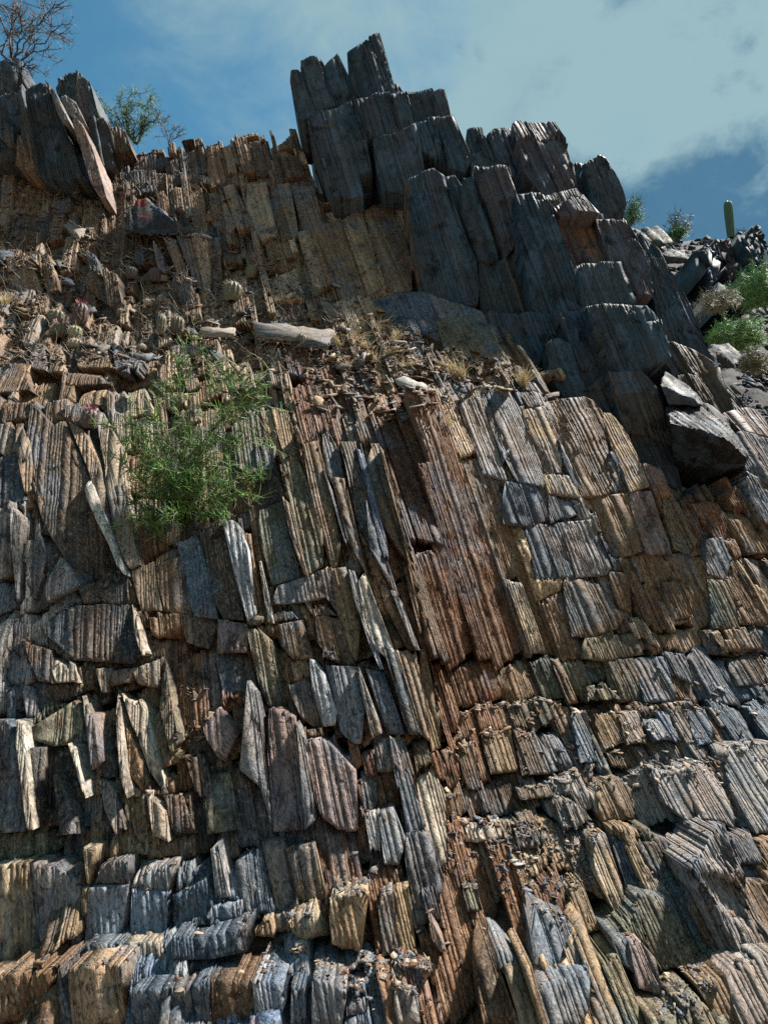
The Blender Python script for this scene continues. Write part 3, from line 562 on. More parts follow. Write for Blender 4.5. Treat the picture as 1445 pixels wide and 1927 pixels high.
# cover mask on a coarse pixel grid: where a traced block stands, the fill behind it sits back
MS = 4
gx_, gy_ = np.meshgrid(np.arange(-400, 1900, MS) + MS / 2, np.arange(0, 2300, MS) + MS / 2)
MASK = np.zeros(gx_.shape, np.float32)
for P in COVER:
    x0 = max(0, int((min(p[0] for p in P) + 400) // MS) - 1); x1 = int((max(p[0] for p in P) + 400) // MS) + 2
    y0 = max(0, int(min(p[1] for p in P) // MS) - 1); y1 = int(max(p[1] for p in P) // MS) + 2
    MASK[y0:y1, x0:x1] = np.maximum(MASK[y0:y1, x0:x1], in_poly(gx_[y0:y1, x0:x1], gy_[y0:y1, x0:x1], P))
def cover(X, Y, Z):
    x, y = proj(X, Y, Z)
    i = np.clip(((y) // MS).astype(int), 0, MASK.shape[0] - 1); j = np.clip(((x + 400) // MS).astype(int), 0, MASK.shape[1] - 1)
    return 0.06 * MASK[i, j]
REG = [(60,450,'brown'),(300,480,'brown'),(450,400,'brown'),(480,290,'brown'),(300,300,'dark'),(700,450,'tan'),(150,700,'brown'),(300,720,'tan'),(60,900,'brown'),(150,950,'dark'),(30,1050,'grey'),(350,1080,'brown'),(200,1200,'dark'),(380,1250,'rust'),(360,1310,'rust'),
 (60,1250,'grey'),(200,1420,'brown'),(250,1450,'tan'),(60,1500,'olive'),(400,1500,'dark'),(560,1280,'brown'),(640,1150,'brown'),(720,950,'brown'),(800,900,'rust'),(790,1100,'rust'),(815,1230,'rust'),(780,1010,'rust'),(870,1000,'brown'),(900,850,'tan'),(950,1100,'tan'),(860,1380,'rust'),(830,1330,'rust'),(900,1500,'brown'),(1000,1250,'brown'),(1100,1300,'olive'),
 (1100,1000,'grey'),(1250,1150,'brown'),(1400,1050,'brown'),(1400,1300,'slate'),(1200,1380,'brown'),(1300,1480,'grey'),(1000,1600,'tan'),(1100,1650,'tan'),(1300,1650,'brown'),(1250,1750,'olive'),(900,1780,'rust'),(860,1700,'rust'),(1100,1880,'tan'),(1400,1850,'grey'),(560,1650,'brown'),(650,1660,'rust'),(560,1720,'tan'),(100,1700,'tan'),(250,1650,'tan'),
 (250,1720,'quartz'),(350,1700,'slate'),(100,1870,'brown'),(350,1890,'slate'),(600,1890,'slate'),(520,1800,'quartz'),(1300,880,'dark'),(1350,980,'rust'),(1200,780,'dark'),(640,600,'tan'),(850,650,'brown'),(600,720,'rust'),(700,760,'rust'),(500,640,'tan'),(950,1000,'tan'),(1000,1450,'grey')]
RX = np.array([(a, b) for a, b, _ in REG], float)
def region_pal(x, y, rng):
    d = (RX[:, 0] - x) ** 2 + (RX[:, 1] - y) ** 2; k = np.argsort(d)[:4]; w_ = 1 / (d[k] + 900.0); w_ /= w_.sum()
    r_ = float(np.clip(.5 + .75 * vnoise(np.array([x / 75.0]), np.array([y / 150.0]), np.array([.5]))[0] + rng.normal(0, .07), 0, .999))
    return REG[k[int(np.searchsorted(np.cumsum(w_), r_).clip(0, 3))]][2]
DOMAIN = [(-450,330),(-200,300),(-60,290),(60,300),(120,330),(190,335),(215,285),(262,270),(330,258),(380,242),(440,250),(520,232),(556,222),(600,330),(640,380),(700,390),(760,380),(790,560),(960,600),(1040,700),(1110,760),(1200,850),(1290,905),(1380,880),(1400,830),(1445,790),(1900,1150),(1900,2250),(-450,2250)]
def joint_v(i, u): return 0
# through-going joints: rows at which the beds break (photo pixels)
JOINTS = [[(-300,1165),(60,1160),(240,1138),(330,1155),(460,1172),(700,1235),(850,1250)], [(60,1140),(290,1050),(420,978),(540,930)], [(-300,1360),(40,1358),(140,1315),(310,1290)], [(-300,1628),(100,1625),(330,1628),(500,1600)],
 [(-300,1812),(150,1790),(320,1770),(460,1740),(700,1795),(850,1800)], [(-300,1830),(230,1815),(480,1845),(660,1870)], [(860,1330),(1000,1325),(1280,1325),(1600,1330)], [(850,1470),(1100,1470),(1300,1440),(1700,1380)], [(860,1550),(1100,1545),(1400,1570),(1700,1560)],
 [(1000,1100),(1180,1190),(1420,1180),(1700,1170)], [(960,990),(1090,985),(1250,1040),(1600,1060)], [(-300,760),(60,757),(200,765),(300,730),(480,770)], [(-300,650),(270,650),(480,690),(700,740),(850,740),(1100,745)], [(500,1345),(680,1400),(840,1410)], [(860,1245),(1140,1240),(1290,1230),(1600,1240)]]
def joint_hits(ub):
    """v at which each joint crosses the bed u = ub"""
    o = []
    for J in JOINTS_UV:
        for (a, b) in zip(J[:-1], J[1:]):
            if (a[0] - ub) * (b[0] - ub) <= 0 and a[0] != b[0]:
                t = (ub - a[0]) / (b[0] - a[0]); o.append(a[1] + t * (b[1] - a[1]))
    return o
JOINTS_UV = []
for J in JOINTS:
    q = []
    for (x, y) in J:
        Yj = macro_px(x, y); X, Z = unproj(x, y, Yj); q.append(to_uv(float(X), float(Z)))
    JOINTS_UV.append(q)

# ------------------------------------------------------------------ ground and bedrock
def plain_mat(name, c1, c2, scale, rough=0.9, bump=0.4, dist=0.02):
    m, t, b = new_mat(name)
    g = t.nodes.new('ShaderNodeNewGeometry')
    n1 = NOISE(g.outputs['Position'], scale, 8, 0.65, 0.3, tree=t); n2 = NOISE(g.outputs['Position'], scale * 9, 5, 0.7, tree=t)
    c = MIX(MR(n1, 0.38, 0.62, tree=t), c1, c2, tree=t); c = MIX(M('MULTIPLY', MR(n2, 0.55, 0.4, tree=t), 0.6, tree=t), c, MIX(1.0, c, (.4, .4, .4), tree=t, mode='MULTIPLY'), tree=t)
    t.links.new(c, b.inputs['Base Color']); b.inputs['Roughness'].default_value = rough
    bp = t.nodes.new('ShaderNodeBump'); bp.inputs['Strength'].default_value = bump; bp.inputs['Distance'].default_value = dist
    t.links.new(M('ADD', n1, M('MULTIPLY', n2, 0.5, tree=t), tree=t), bp.inputs['Height']); t.links.new(bp.outputs[0], b.inputs['Normal'])
    return m
SOIL = plain_mat('stony_soil', (.17, .11, .07), (.30, .22, .15), 6)
def grid_obj(name, X, Y, Z, mat):
    r, c = X.shape; V = np.stack([X, Y, Z], -1).reshape(-1, 3); i = np.arange(r * c).reshape(r, c)
    F = np.stack([i[:-1, :-1], i[:-1, 1:], i[1:, 1:], i[1:, :-1]], -1).reshape(-1, 4)
    o = make_mesh(name, V, F, mat=mat); return o
gxs = np.r_[-1500, -400, -100, np.linspace(-30, 30, 60), 100, 400, 1500]; gys = np.r_[-1500, -400, -100, -30, np.linspace(-8, 40, 60), 120, 400, 1500]
GX, GY = np.meshgrid(gxs, gys); GZ = -0.02 + 0.03 * vnoise(GX * 0.7, GY * 0.7, 0 * GX)
tag(grid_obj('ground', GX, GY, GZ, SOIL), kind='structure')
# bedrock sheet behind all blocks
bx, bz = np.meshgrid(np.linspace(-7.5, 8.5, 200), np.linspace(-0.4, 8.2, 170))
by = macro(bx, bz) + 0.34 + 0.05 * vnoise(bx * 5, bz * 4, 0 * bx)
sx, sy = proj(bx, by, bz)
top_px = np.interp(sx, [-450, 200, 262, 380, 556, 600, 700, 790, 1000, 1200, 1300, 1400, 1900], [340, 345, 290, 262, 250, 360, 420, 580, 700, 880, 920, 900, 1200])
hidden = np.maximum(0, top_px - sy)
by = by + hidden * 0.02
bz2 = bz - hidden * 0.006
cliff = grid_obj('cliff', bx, by, bz2, SOIL)
tag(cliff, kind='structure')

# ------------------------------------------------------------------ fill between the traced blocks: thousands of thin beds
fillV, fillF, fillC, fillN = [], [], [], []
nvt = 0
def add_fill(V, F, fol, c):
    global nvt
    fillV.append(V); fillF.append(F + nvt); fillN.append(fol); fillC.append(c); nvt += len(V)
rf = np.random.default_rng(5)
u = -7.2
while u < 8.8:
    wcol = float(np.clip(rf.lognormal(math.log(0.085), 0.7), 0.025, 0.40))
    uc = u + wcol / 2
    hits = sorted(joint_hits(uc)); v = -3.4; cuts = [v]
    while v < 9.5:
        xx_, zz_ = to_xz(uc, v); yy_ = float(macro(xx_, zz_)[0]); qx_, qy_ = proj(xx_, yy_, zz_)
        spl = 750 < qy_ < 1430
        tall = (750 < qx_ < 1010 and 760 < qy_ < 1330)
        h = float(np.clip(rf.lognormal(math.log(1.0 if tall else 0.6 if spl else 0.42), 0.6), 0.12, 2.2 if tall else 1.6))
        nx = v + h
        for j in hits:
            if v + 0.08 < j < nx + 0.12: nx = j + rf.normal(0, 0.012); break
        cuts.append(nx); v = nx
    cuts = np.array(cuts); vc = (cuts[:-1] + cuts[1:]) / 2
    Xc, Zc = to_xz(np.full(len(vc), uc), vc); Yc = macro(Xc, Zc); gz = (macro(Xc, Zc + .12) - macro(Xc, Zc - .12)) / .24; gx = (macro(Xc + .12, Zc) - macro(Xc - .12, Zc)) / .24
    px, py = proj(Xc, Yc, Zc); ok = in_poly(px, py, DOMAIN) & (Zc > -0.6) & (Yc > 2.5) & (Yc < 14)
    for i in np.nonzero(ok)[0]:
        offc = rf.normal(0, 0.022); kk = rf.uniform(0.8, 1.0) if py[i] < 1430 else rf.uniform(0.45, 0.9) if px[i] > 860 else rf.uniform(0.6, 0.95); ln = float(np.clip(gz[i], 0.1, 1.3)) * kk; gxx = float(np.clip(gx[i], -.6, .6))
        scree = (py[i] < 760 and px[i] < 760) or (py[i] < 720)
        if 0 < px[i] < 640 and 400 < py[i] < 740 and rf.random() < .6: offc += rf.uniform(.05, .16)
        sl1, sl2 = rf.normal(0, 0.25), rf.normal(0, 0.25)
        P = [(u, cuts[i] - sl1 * wcol / 2), (u + wcol, cuts[i] + sl1 * wcol / 2), (u + wcol, cuts[i + 1] + sl2 * wcol / 2 + 0.01), (u, cuts[i + 1] - sl2 * wcol / 2 + 0.01)]
        jag = rf.exponential(9) + 2
        for _ in range(8):
            tX, tZ = to_xz(np.array([u, u + wcol]), np.array([P[3][1], P[2][1]])); tY = macro(tX, tZ); qx, qy = proj(tX, tY, tZ)
            if in_poly(qx, qy - jag, DOMAIN).all(): break
            hh = (P[3][1] - P[0][1]) * .22; P[3] = (P[3][0], P[3][1] - hh); P[2] = (P[2][0], P[2][1] - hh * rf.uniform(.7, 1.2))
        if P[2][1] - P[1][1] < 0.05 or P[3][1] - P[0][1] < 0.05: continue
        X0, Z0, Y0 = float(Xc[i]), float(Zc[i]), float(Yc[i]) + offc
        def plane(a, b, X0=X0, Z0=Z0, Y0=Y0, ln=ln, gxx=gxx):
            X, Z = to_xz(a, b); return Y0 + gxx * (X - X0) + ln * (Z - Z0)
        far = Y0 > 6.5
        inframe = -60 < px[i] < 1505 and py[i] < 2000
        V, F, fol, c = build_slab(P, plane, depth=0.42, lam=(0.011 if not far else 0.016) * (1 if inframe else 2.4), slot=.07, off=float(rf.choice([0.001, 0.002, 0.004])) if not scree else 0.007, rag=0.018 if not scree else 0.03, rough=0.016, brk=0.008, brs=0.2, cell=0.032 if inframe else 0.12, pal=region_pal(px[i], py[i], rf), rng=rf, recess=cover, colvar=0.6)
        add_fill(V, F, fol, c)
    u += wcol
fv, ff, fn, fc = np.concatenate(fillV), np.concatenate(fillF), np.concatenate(fillN), np.concatenate(fillC)
print('FILL tris', len(ff) * 2)
o = make_mesh('bedded_rock', fv, ff, fn, fc, ROCK)
o['kind'] = 'stuff'; adopt(o, cliff)
BV, BF = [fv], [ff]; bvn = len(fv)
def reg_bvh(V, F):
    global bvn
    BV.append(V); BF.append(F + bvn); bvn += len(V)

# ------------------------------------------------------------------ the traced blocks of the slope, each a part of the cliff
rs = np.random.default_rng(21)
tot = 0
for P, prd, pal in SL:
    big = abs(sum(P[i][0] * P[(i + 1) % len(P)][1] - P[(i + 1) % len(P)][0] * P[i][1] for i in range(len(P)))) / 2
    mx, my = np.mean([q[0] for q in P]), np.mean([q[1] for q in P])
    low = my > 1595 and mx < 860; lr = my > 1430 and mx >= 860; shelf = my < 625 and mx < 385; Yc = None; lean = None
    wall = 1590 < my < 1815 and mx < 480; foot = my > 1815 and mx < 660
    if wall or foot:                                         # one steep wall above the bottom ledge, one under it
        y_, sl_, z_ = (3.62, .28, .55) if wall else (3.24, .15, .2)
        t_ = ray(mx, my); Yc = (y_ + sl_ * (CAMZ - z_)) / (1 - sl_ * t_[2] / t_[1]); lean = sl_
    elif low: lean = .3
    hh_ = max(q[1] for q in P) - min(q[1] for q in P); thin = big / hh_ ** 2 < .15 and 700 < my < 1600
    if thin: prd = prd * 1.9 + .03
    flat_ = big > 3300 or (big > 2200 and rs.random() < .5)
    rcol_ = PAL[region_pal(mx, my, rs)].mean(0)
    V, F, fol, c, org = px_slab(P, prd * (1.5 if shelf else 0.4 if foot else 0.7 if (wall and prd > .19) else 0.3 if wall else 0.5 if low else 0.5 if lr else 0.33), 0.3 if shelf else 0.75 if lr else 0.92, pal, Yc=Yc, lean=lean, depth=0.40, lam=0.02 if flat_ else float(rs.choice([0.009, 0.012, 0.018])), off=0.0008 if flat_ else float(rs.choice([0.001, 0.002, 0.004])), slot=.025 if flat_ else .10, rag=float(rs.choice([.004, .008]) if flat_ else rs.choice([.005, .012, .025])), rough=0.016 if flat_ else 0.012, cell=0.026, rng=rs, colvar=0.5, chip=0.005, grow=3.0, brk=float(rs.choice([.002, .006])), brs=0.3, base_col=None if flat_ else rcol_)
    o = make_mesh('rock_slab', V, F, fol, c, ROCK, origin=org); adopt(o, cliff); tot += len(F) * 2
    reg_bvh(V, F)
print('SLABS', len(SL), tot)

# ------------------------------------------------------------------ the crag
cr = empty('rock_crag', (2.0, 7.8, 3.6)); tag(cr, 'dark blue-grey blocky crag standing against the sky at the top of the slope', 'rock crag')
for P, Yc, ln, pal in CRAG:
    V, F, fol, c, org = px_slab(P, 0, 0.6, pal, Yc=Yc, lean=ln, depth=0.85, lam=0.026, off=0.004, rag=0.004, rough=0.008, cell=0.03, rng=rs, colvar=0.4, chip=0.002, grow=5, facet=0.10, brk=0.010, brs=0.42, brk2=0.035, slot=.05)
    o = make_mesh('rock_block', V, F, fol, c, CRAGM, origin=org); adopt(o, cr); reg_bvh(V, F)
for P, Yc, ln in CRAG_CORE:
    V, F, fol, c, org = px_slab(P, 0, 0.6, 'darkc', Yc=Yc, lean=ln, depth=2.0, lam=0.12, off=0.02, rag=0.05, rough=0.05, cell=0.15, rng=rs)
    o = make_mesh('crag_core', V, F, fol, c, CRAGM, origin=org); adopt(o, cr); reg_bvh(V, F)
pn = empty('rock_pinnacle', (-4.6, 8.7, 4.8)); tag(pn, 'dark jagged rock pinnacle with sunlit ribs at the upper left of the slope', 'rock pinnacle')
for P, Yc, ln, pal in PINN + PINN_LIT_RIB:
    V, F, fol, c, org = px_slab(P, 0, 0.6, pal, Yc=Yc, lean=ln, depth=0.7, lam=0.022, off=0.008, rag=0.012, rough=0.02, cell=0.035, rng=rs, colvar=0.4, grow=3)
    o = make_mesh('rock_block', V, F, fol, c, CRAGM if pal.endswith('c') else ROCK, origin=org); adopt(o, pn); reg_bvh(V, F)
# ------------------------------------------------------------------ landing surface for loose things
AV = np.concatenate(BV); AF = np.concatenate(BF)
p0, p1, p3 = AV[AF[:, 0]], AV[AF[:, 1]], AV[AF[:, 3]]
nn = np.cross(p1 - p0, p3 - p0); nl = np.linalg.norm(nn, axis=1) + 1e-12; nn /= nl[:, None]
cen = (p0 + AV[AF[:, 2]]) / 2; sx, sy = proj(cen[:, 0], cen[:, 1], cen[:, 2])
keep = ((nn[:, 1] < -0.15) | (nn[:, 2] > 0.45)) & (sx > -120) & (sx < 1560) & (sy < 2050) & (nl > 2e-5)
AF = AF[keep]; used, inv = np.unique(AF, return_inverse=True); AV = AV[used]; AF = inv.reshape(AF.shape)
bvh = BVHTree.FromPolygons(AV.tolist(), AF.tolist())
EYE = Vector((0, 0, CAMZ))
def hit_px(x, y):
    r = Vector(ray(x, y)).normalized(); h = bvh.ray_cast(EYE, r)
    return (h[0], h[1]) if h[0] is not None else (None, None)
def land(p, back=0.05, up=0.45):
    h = bvh.ray_cast(Vector((p[0], p[1] + back, p[2] + up)), Vector((0, 0, -1)), up + 0.6)
    return (h[0], h[1]) if h[0] is not None else (None, None)
rp = np.random.default_rng(99)

class TriBag:
    def __init__(s): s.V, s.F, s.N, s.C, s.n = [], [], [], [], 0
    def add(s, V, F, N_, C):
        s.V.append(V); s.F.append(F + s.n); s.N.append(N_); s.C.append(C); s.n += len(V)
    def build(s, name, mat, origin=None):
        return make_mesh(name, np.concatenate(s.V), np.concatenate(s.F), np.concatenate(s.N), np.concatenate(s.C), mat, origin)
def frame_of(n, rng, spin=None):
    n = Vector(n).normalized(); a = Vector((1, 0, 0)) if abs(n.x) < 0.8 else Vector((0, 1, 0))
    t1 = n.cross(a).normalized(); t2 = n.cross(t1)
    th = rng.uniform(0, 6.283) if spin is None else spin
    return np.array(t1 * math.cos(th) + t2 * math.sin(th)), np.array(-t1 * math.sin(th) + t2 * math.cos(th)), np.array(n)
def flake(pos, n, size, asp, thick, rng, colr, spin=None):
    """an angular plate of rock: uneven outline, two uneven faces"""
    e1, e2, e3 = frame_of(n, rng, spin); k = int(rng.integers(4, 7)); a = np.sort(rng.uniform(0, 6.283, k) * 0.35 + np.arange(k) / k * 6.283 * 0.8)
    rr = rng.uniform(0.65, 1.1, k); ox = np.cos(a) * rr * size; oy = np.sin(a) * rr * size * asp
    tz = thick * (0.5 + rng.uniform(-.25, .25, k)); bz_ = -thick * (0.5 + rng.uniform(-.25, .25, k)); sh = rng.uniform(0.82, 1.0, k)
    loc = np.concatenate([np.stack([ox * sh, oy * sh, tz], 1), np.stack([ox, oy, bz_], 1), [[0, 0, thick * 0.55]], [[0, 0, -thick * 0.5]]])
    V = np.array(pos) + loc[:, :1] * e1 + loc[:, 1:2] * e2 + loc[:, 2:] * e3
    i = np.arange(k); j = (i + 1) % k
    F = np.concatenate([np.stack([i, j, np.full(k, 2 * k)], 1), np.stack([k + j, k + i, np.full(k, 2 * k + 1)], 1), np.stack([i, k + i, k + j], 1), np.stack([i, k + j, j], 1)])
    fol = np.stack([loc[:, 2], loc[:, 0], loc[:, 1]], 1) + rng.uniform(0, 20, 3)
    return V, F, fol, np.repeat(np.asarray(colr)[None], len(V), 0)
def rcol(pal, rng): p = PAL[pal]; return p[rng.integers(0, len(p))] * rng.uniform(0.8, 1.3)

# ------------------------------------------------------------------ scree: rock chips on the shelf and on the ledges
scree = TriBag()
SHELF = [(-60,360),(120,345),(380,350),(620,520),(720,600),(900,690),(1010,740),(860,770),(800,830),(640,800),(480,740),(300,700),(-60,690)]
SHELF_CORE = [(620,640),(720,600),(900,690),(1000,735),(850,760),(790,820),(640,770),(560,700)]
def toss(poly, count, smin, smax, pals, stand=0.25, flat=0.62):
    xs = [p[0] for p in poly]; ys = [p[1] for p in poly]; done = 0; tries = 0
    while done < count and tries < count * 6:
        tries += 1; x = rp.uniform(min(xs), max(xs)); y = rp.uniform(min(ys), max(ys))
        if not in_poly(np.array([x]), np.array([y]), poly)[0]: continue
        p, n = hit_px(x, y)
        if p is None or p.y > 11: continue
        q, n2 = land(p, rp.uniform(0.0, 0.10))
        if q is None or abs(q.z - p.z) > 0.35 or n2.z < flat: continue
        sz = float(np.clip(smin * (1 - rp.random()) ** -0.55, smin, smax))
        nrm = Vector((rp.normal(0, .28), -0.45 + rp.normal(0, .3), 1.0)) if rp.random() > stand else Vector((rp.choice([-1, 1]) + rp.normal(0, .3), rp.normal(0, .5), rp.uniform(.1, .8)))
        scree.add(*flake(q + Vector((0, -0.01, sz * 0.10)), nrm, sz, rp.uniform(.3, .8), sz * rp.uniform(.07, .22), rp, rcol(pals[rp.integers(0, len(pals))], rp) * .8)); done += 1
toss(SHELF, 1900, 0.016, 0.10, ['brown', 'dark', 'grey', 'tan', 'slate', 'brown'], .3, .3)
toss(SHELF_CORE, 700, 0.02, 0.12, ['tan', 'cream', 'rust', 'grey', 'tan'], 0.15, .3)
toss([(0,400),(300,440),(640,560),(640,690),(0,690)], 1500, 0.016, 0.12, ['grey', 'brown', 'slate', 'dark', 'cream'], 0.1, .3)
toss([(840,1290),(1060,1300),(1060,1350),(880,1480),(840,1460)], 420, 0.01, 0.05, ['tan', 'rust', 'brown', 'cream'])
toss([(835,1500),(960,1500),(1130,1560),(1110,1700),(1080,1760),(960,1720),(850,1700)], 900, 0.008, 0.035, ['slate', 'grey', 'quartz', 'tan', 'brown'])
toss([(960,1440),(1445,1380),(1445,1480),(980,1500)], 400, 0.01, 0.045, ['grey', 'slate', 'cream', 'tan'])
toss([(900,1310),(1445,1300),(1445,1345),(900,1345)], 260, 0.01, 0.05, ['grey', 'tan', 'cream'])
toss([(440,1780),(840,1790),(880,1927),(640,1927),(650,1850),(460,1830)], 520, 0.008, 0.035, ['grey', 'slate', 'tan', 'cream', 'rust'])
toss([(1260,1830),(1360,1790),(1340,1927),(1230,1927)], 220, 0.008, 0.035, ['grey', 'slate', 'tan'])
toss([(320,1350),(400,1330),(390,1420),(330,1440)], 130, 0.012, 0.05, ['tan', 'rust', 'brown'])
toss([(0,1000),(1445,1000),(1445,1900),(0,1900)], 500, 0.008, 0.03, ['grey', 'tan', 'brown', 'slate'], .1, .8)
toss([(640,1640),(720,1640),(720,1690),(620,1690)], 90, 0.01, 0.04, ['tan', 'rust', 'slate'])
o = scree.build('scree', ROCK); tag(o, 'angular rock chips strewn over the shelf and ledges of the slope', 'scree', kind='stuff')

# ------------------------------------------------------------------ loose stones one can point at
def px_plate(poly, thick, pal, label, cat='stone', tilt=0.9, lift=0.03, group=None, name='loose_stone', mat=None):
    cx = np.mean([p[0] for p in poly]); cy = np.mean([p[1] for p in poly])
    p, n = hit_px(cx, cy)
    if p is None: return None
    Y0, Z0, X0 = p.y - lift, p.z + lift * 0.5, p.x
    top = []
    for (x, y) in poly:
        r = ray(x, y); den = r[1] - tilt * r[2]; s = (Y0 + tilt * (CAMZ - Z0)) / den
        s = min(max(s, (Y0 - 0.6) / r[1]), (Y0 + 0.9) / r[1])
        top.append((r[0] * s, r[1] * s, CAMZ + r[2] * s))
    top = np.array(top); k = len(top); nrm = np.array((0, -1, tilt)); nrm = nrm / np.linalg.norm(nrm)
    # plane normal of Y = Y0 + tilt (Z - Z0) seen from the eye: (0, -1, tilt)
    c0 = top.mean(0); rings = []
    rgn = np.random.default_rng(int(cx * 7 + cy))
    # dense outline with chipped edges, stacked in thin beds
    out_ = []
    for i in range(k):
        a, b = top[i], top[(i + 1) % k]; m = max(2, int(np.linalg.norm(b - a) / 0.05))
        for j in range(m): out_.append(a + (b - a) * j / m + (rgn.normal(0, 0.006, 3) if j else 0))
    out_ = np.array(out_); K = len(out_); beds = max(2, int(thick / 0.014))
    V, F = [], []
    for bnum in range(beds + 1):
        d = thick * bnum / beds; grow = 1.0 + (0.0 if bnum == 0 else rgn.uniform(-0.01, 0.02))
        for rep in ((0,) if bnum in (0, beds) else (0, 1)):
            g2 = grow if rep == 0 else grow + rgn.uniform(-0.03, 0.03)
            V.append(c0 + (out_ - c0) * g2 - nrm * d + rgn.normal(0, 0.002, out_.shape))
    R = len(V); V = np.concatenate(V + [[c0 + nrm * 0.006]])
    for r_ in range(R - 1):
        for i in range(K): j = (i + 1) % K; F += [(r_ * K + i, r_ * K + j, (r_ + 1) * K + j), (r_ * K + i, (r_ + 1) * K + j, (r_ + 1) * K + i)]
    for i in range(K): F.append((i, R * K, (i + 1) % K))
    d_ = (V - c0); fol = np.stack([d_ @ nrm * 1.0, d_[:, 0] * 0.6 + 3, (d_[:, 1] + d_[:, 2]) * 1.6], 1) + cx * 0.01
    C = np.repeat((PAL[pal][rgn.integers(0, 3)] * .75)[None], len(V), 0)
    F = np.array(F)[:, ::-1]
    o = make_mesh(name, V, F, fol, C, mat or ROCK, origin=tuple(c0)); tag(o, label, cat, group); return o
G1 = 'loose plates on the shelf'
px_plate([(478,606),(549,612),(630,622),(621,641),(617,650),(582,645),(482,632)], 0.045, 'grey', 'long pale grey flat slab lying across the shelf above the green bush', tilt=0.95, lift=.14, name='flat_slab', cat='slab')
px_plate([(379,616),(443,617),(440,629),(374,627)], 0.03, 'cream', 'thin pale slab just left of the long grey flat slab on the shelf', tilt=1.0, lift=.10, name='flat_slab', cat='slab')
px_plate([(120,422),(131,416),(162,430),(150,446),(143,445)], 0.03, 'cream', 'pale cream stone chip below the left rock pinnacle', tilt=1.0, group=G1)
px_plate([(233,637),(272,638),(260,648),(233,645)], 0.03, 'quartz', 'pale bluish plate on top of the slate block at the shelf edge', tilt=1.2, group=G1)
px_plate([(170,658),(200,647),(213,651),(180,664)], 0.03, 'grey', 'grey plate at the shelf edge left of the slate block', tilt=1.0, group=G1)
px_plate([(62,594),(83,585),(95,593),(67,599)], 0.02, 'quartz', 'white plate beside the left cactus cluster', tilt=1.2, group=G1)
px_plate([(110,521),(133,523),(143,538),(117,531)], 0.02, 'quartz', 'pale blue plate above the left cactus cluster', tilt=1.0, group=G1)
px_plate([(353,616),(367,619),(377,630),(363,631)], 0.02, 'slate', 'small blue-grey plate between the tall cacti and the thin pale slab', tilt=1.0, group=G1)
px_plate([(337,654),(360,650),(387,665),(360,663)], 0.025, 'quartz', 'white leaf-shaped plate above the top of the green bush', tilt=1.0, group=G1)
px_plate([(742,713),(759,707),(802,724),(806,734),(775,736),(755,724)], 0.025, 'cream', 'bright pale stone on the scree left of the dry grass', tilt=.9, lift=.06)
px_plate([(879,705),(905,702),(908,713),(885,716)], 0.02, 'pink', 'pinkish plate right of the leaning dry grass tuft', tilt=1.2)
px_plate([(600,562),(622,573),(647,596),(615,592)], 0.025, 'grey', 'grey leaning plate above the right end of the long flat slab', tilt=0.7)
px_plate([(1019,743),(1051,737),(1052,744),(1022,753)], 0.05, 'rust', 'small reddish brick-like stone on the ledge under the dark crag', tilt=0.9)
px_plate([(976,730),(994,728),(996,738),(979,741)], 0.04, 'pink', 'small pale stone under the upright dry grass tuft', tilt=1.0)
px_plate([(749,777),(769,770),(784,783),(759,791)], 0.04, 'slate', 'dark slate plate in the hollow under the scree, upper one', tilt=0.9)
px_plate([(755,797),(782,785),(788,791),(765,803)], 0.03, 'slate', 'dark slate plate in the hollow under the scree, lower one', tilt=0.9)
px_plate([(160,567),(173,570),(183,584),(163,588)], 0.02, 'slate', 'bluish plate right of the tall reddish cactus', tilt=1.0, group=G1)
px_plate([(-5,472),(17,470),(30,478),(7,494),(-5,490)], 0.03, 'slate', 'blue-grey plate at the left picture edge on the shelf', tilt=1.0, group=G1)
px_plate([(323,1408),(336,1404),(350,1411),(343,1431),(325,1434)], 0.03, 'tan', 'orange-tan stone in the dark pocket beside the leaning plank', tilt=0.9)
px_plate([(862,1394),(873,1388),(884,1403),(870,1408)], 0.03, 'tan', 'orange stone at the foot of the red gully', tilt=0.9)
px_plate([(309,1482),(350,1427),(360,1437),(314,1498)], 0.03, 'grey', 'narrow grey plank of rock leaning across the dark pocket', tilt=0.5, name='leaning_plank', cat='slab', lift=0.10)
px_plate([(464,1165),(478,1158),(496,1160),(490,1168),(470,1171)], 0.03, 'olive', 'small yellow-green stone at the foot of the white slab edge', tilt=0.9)
px_plate([(672,1853),(689,1838),(705,1852),(702,1876),(685,1868)], 0.06, 'slate', 'grey-green wedge stone on the gravel at the bottom', tilt=0.3, lift=0.06)

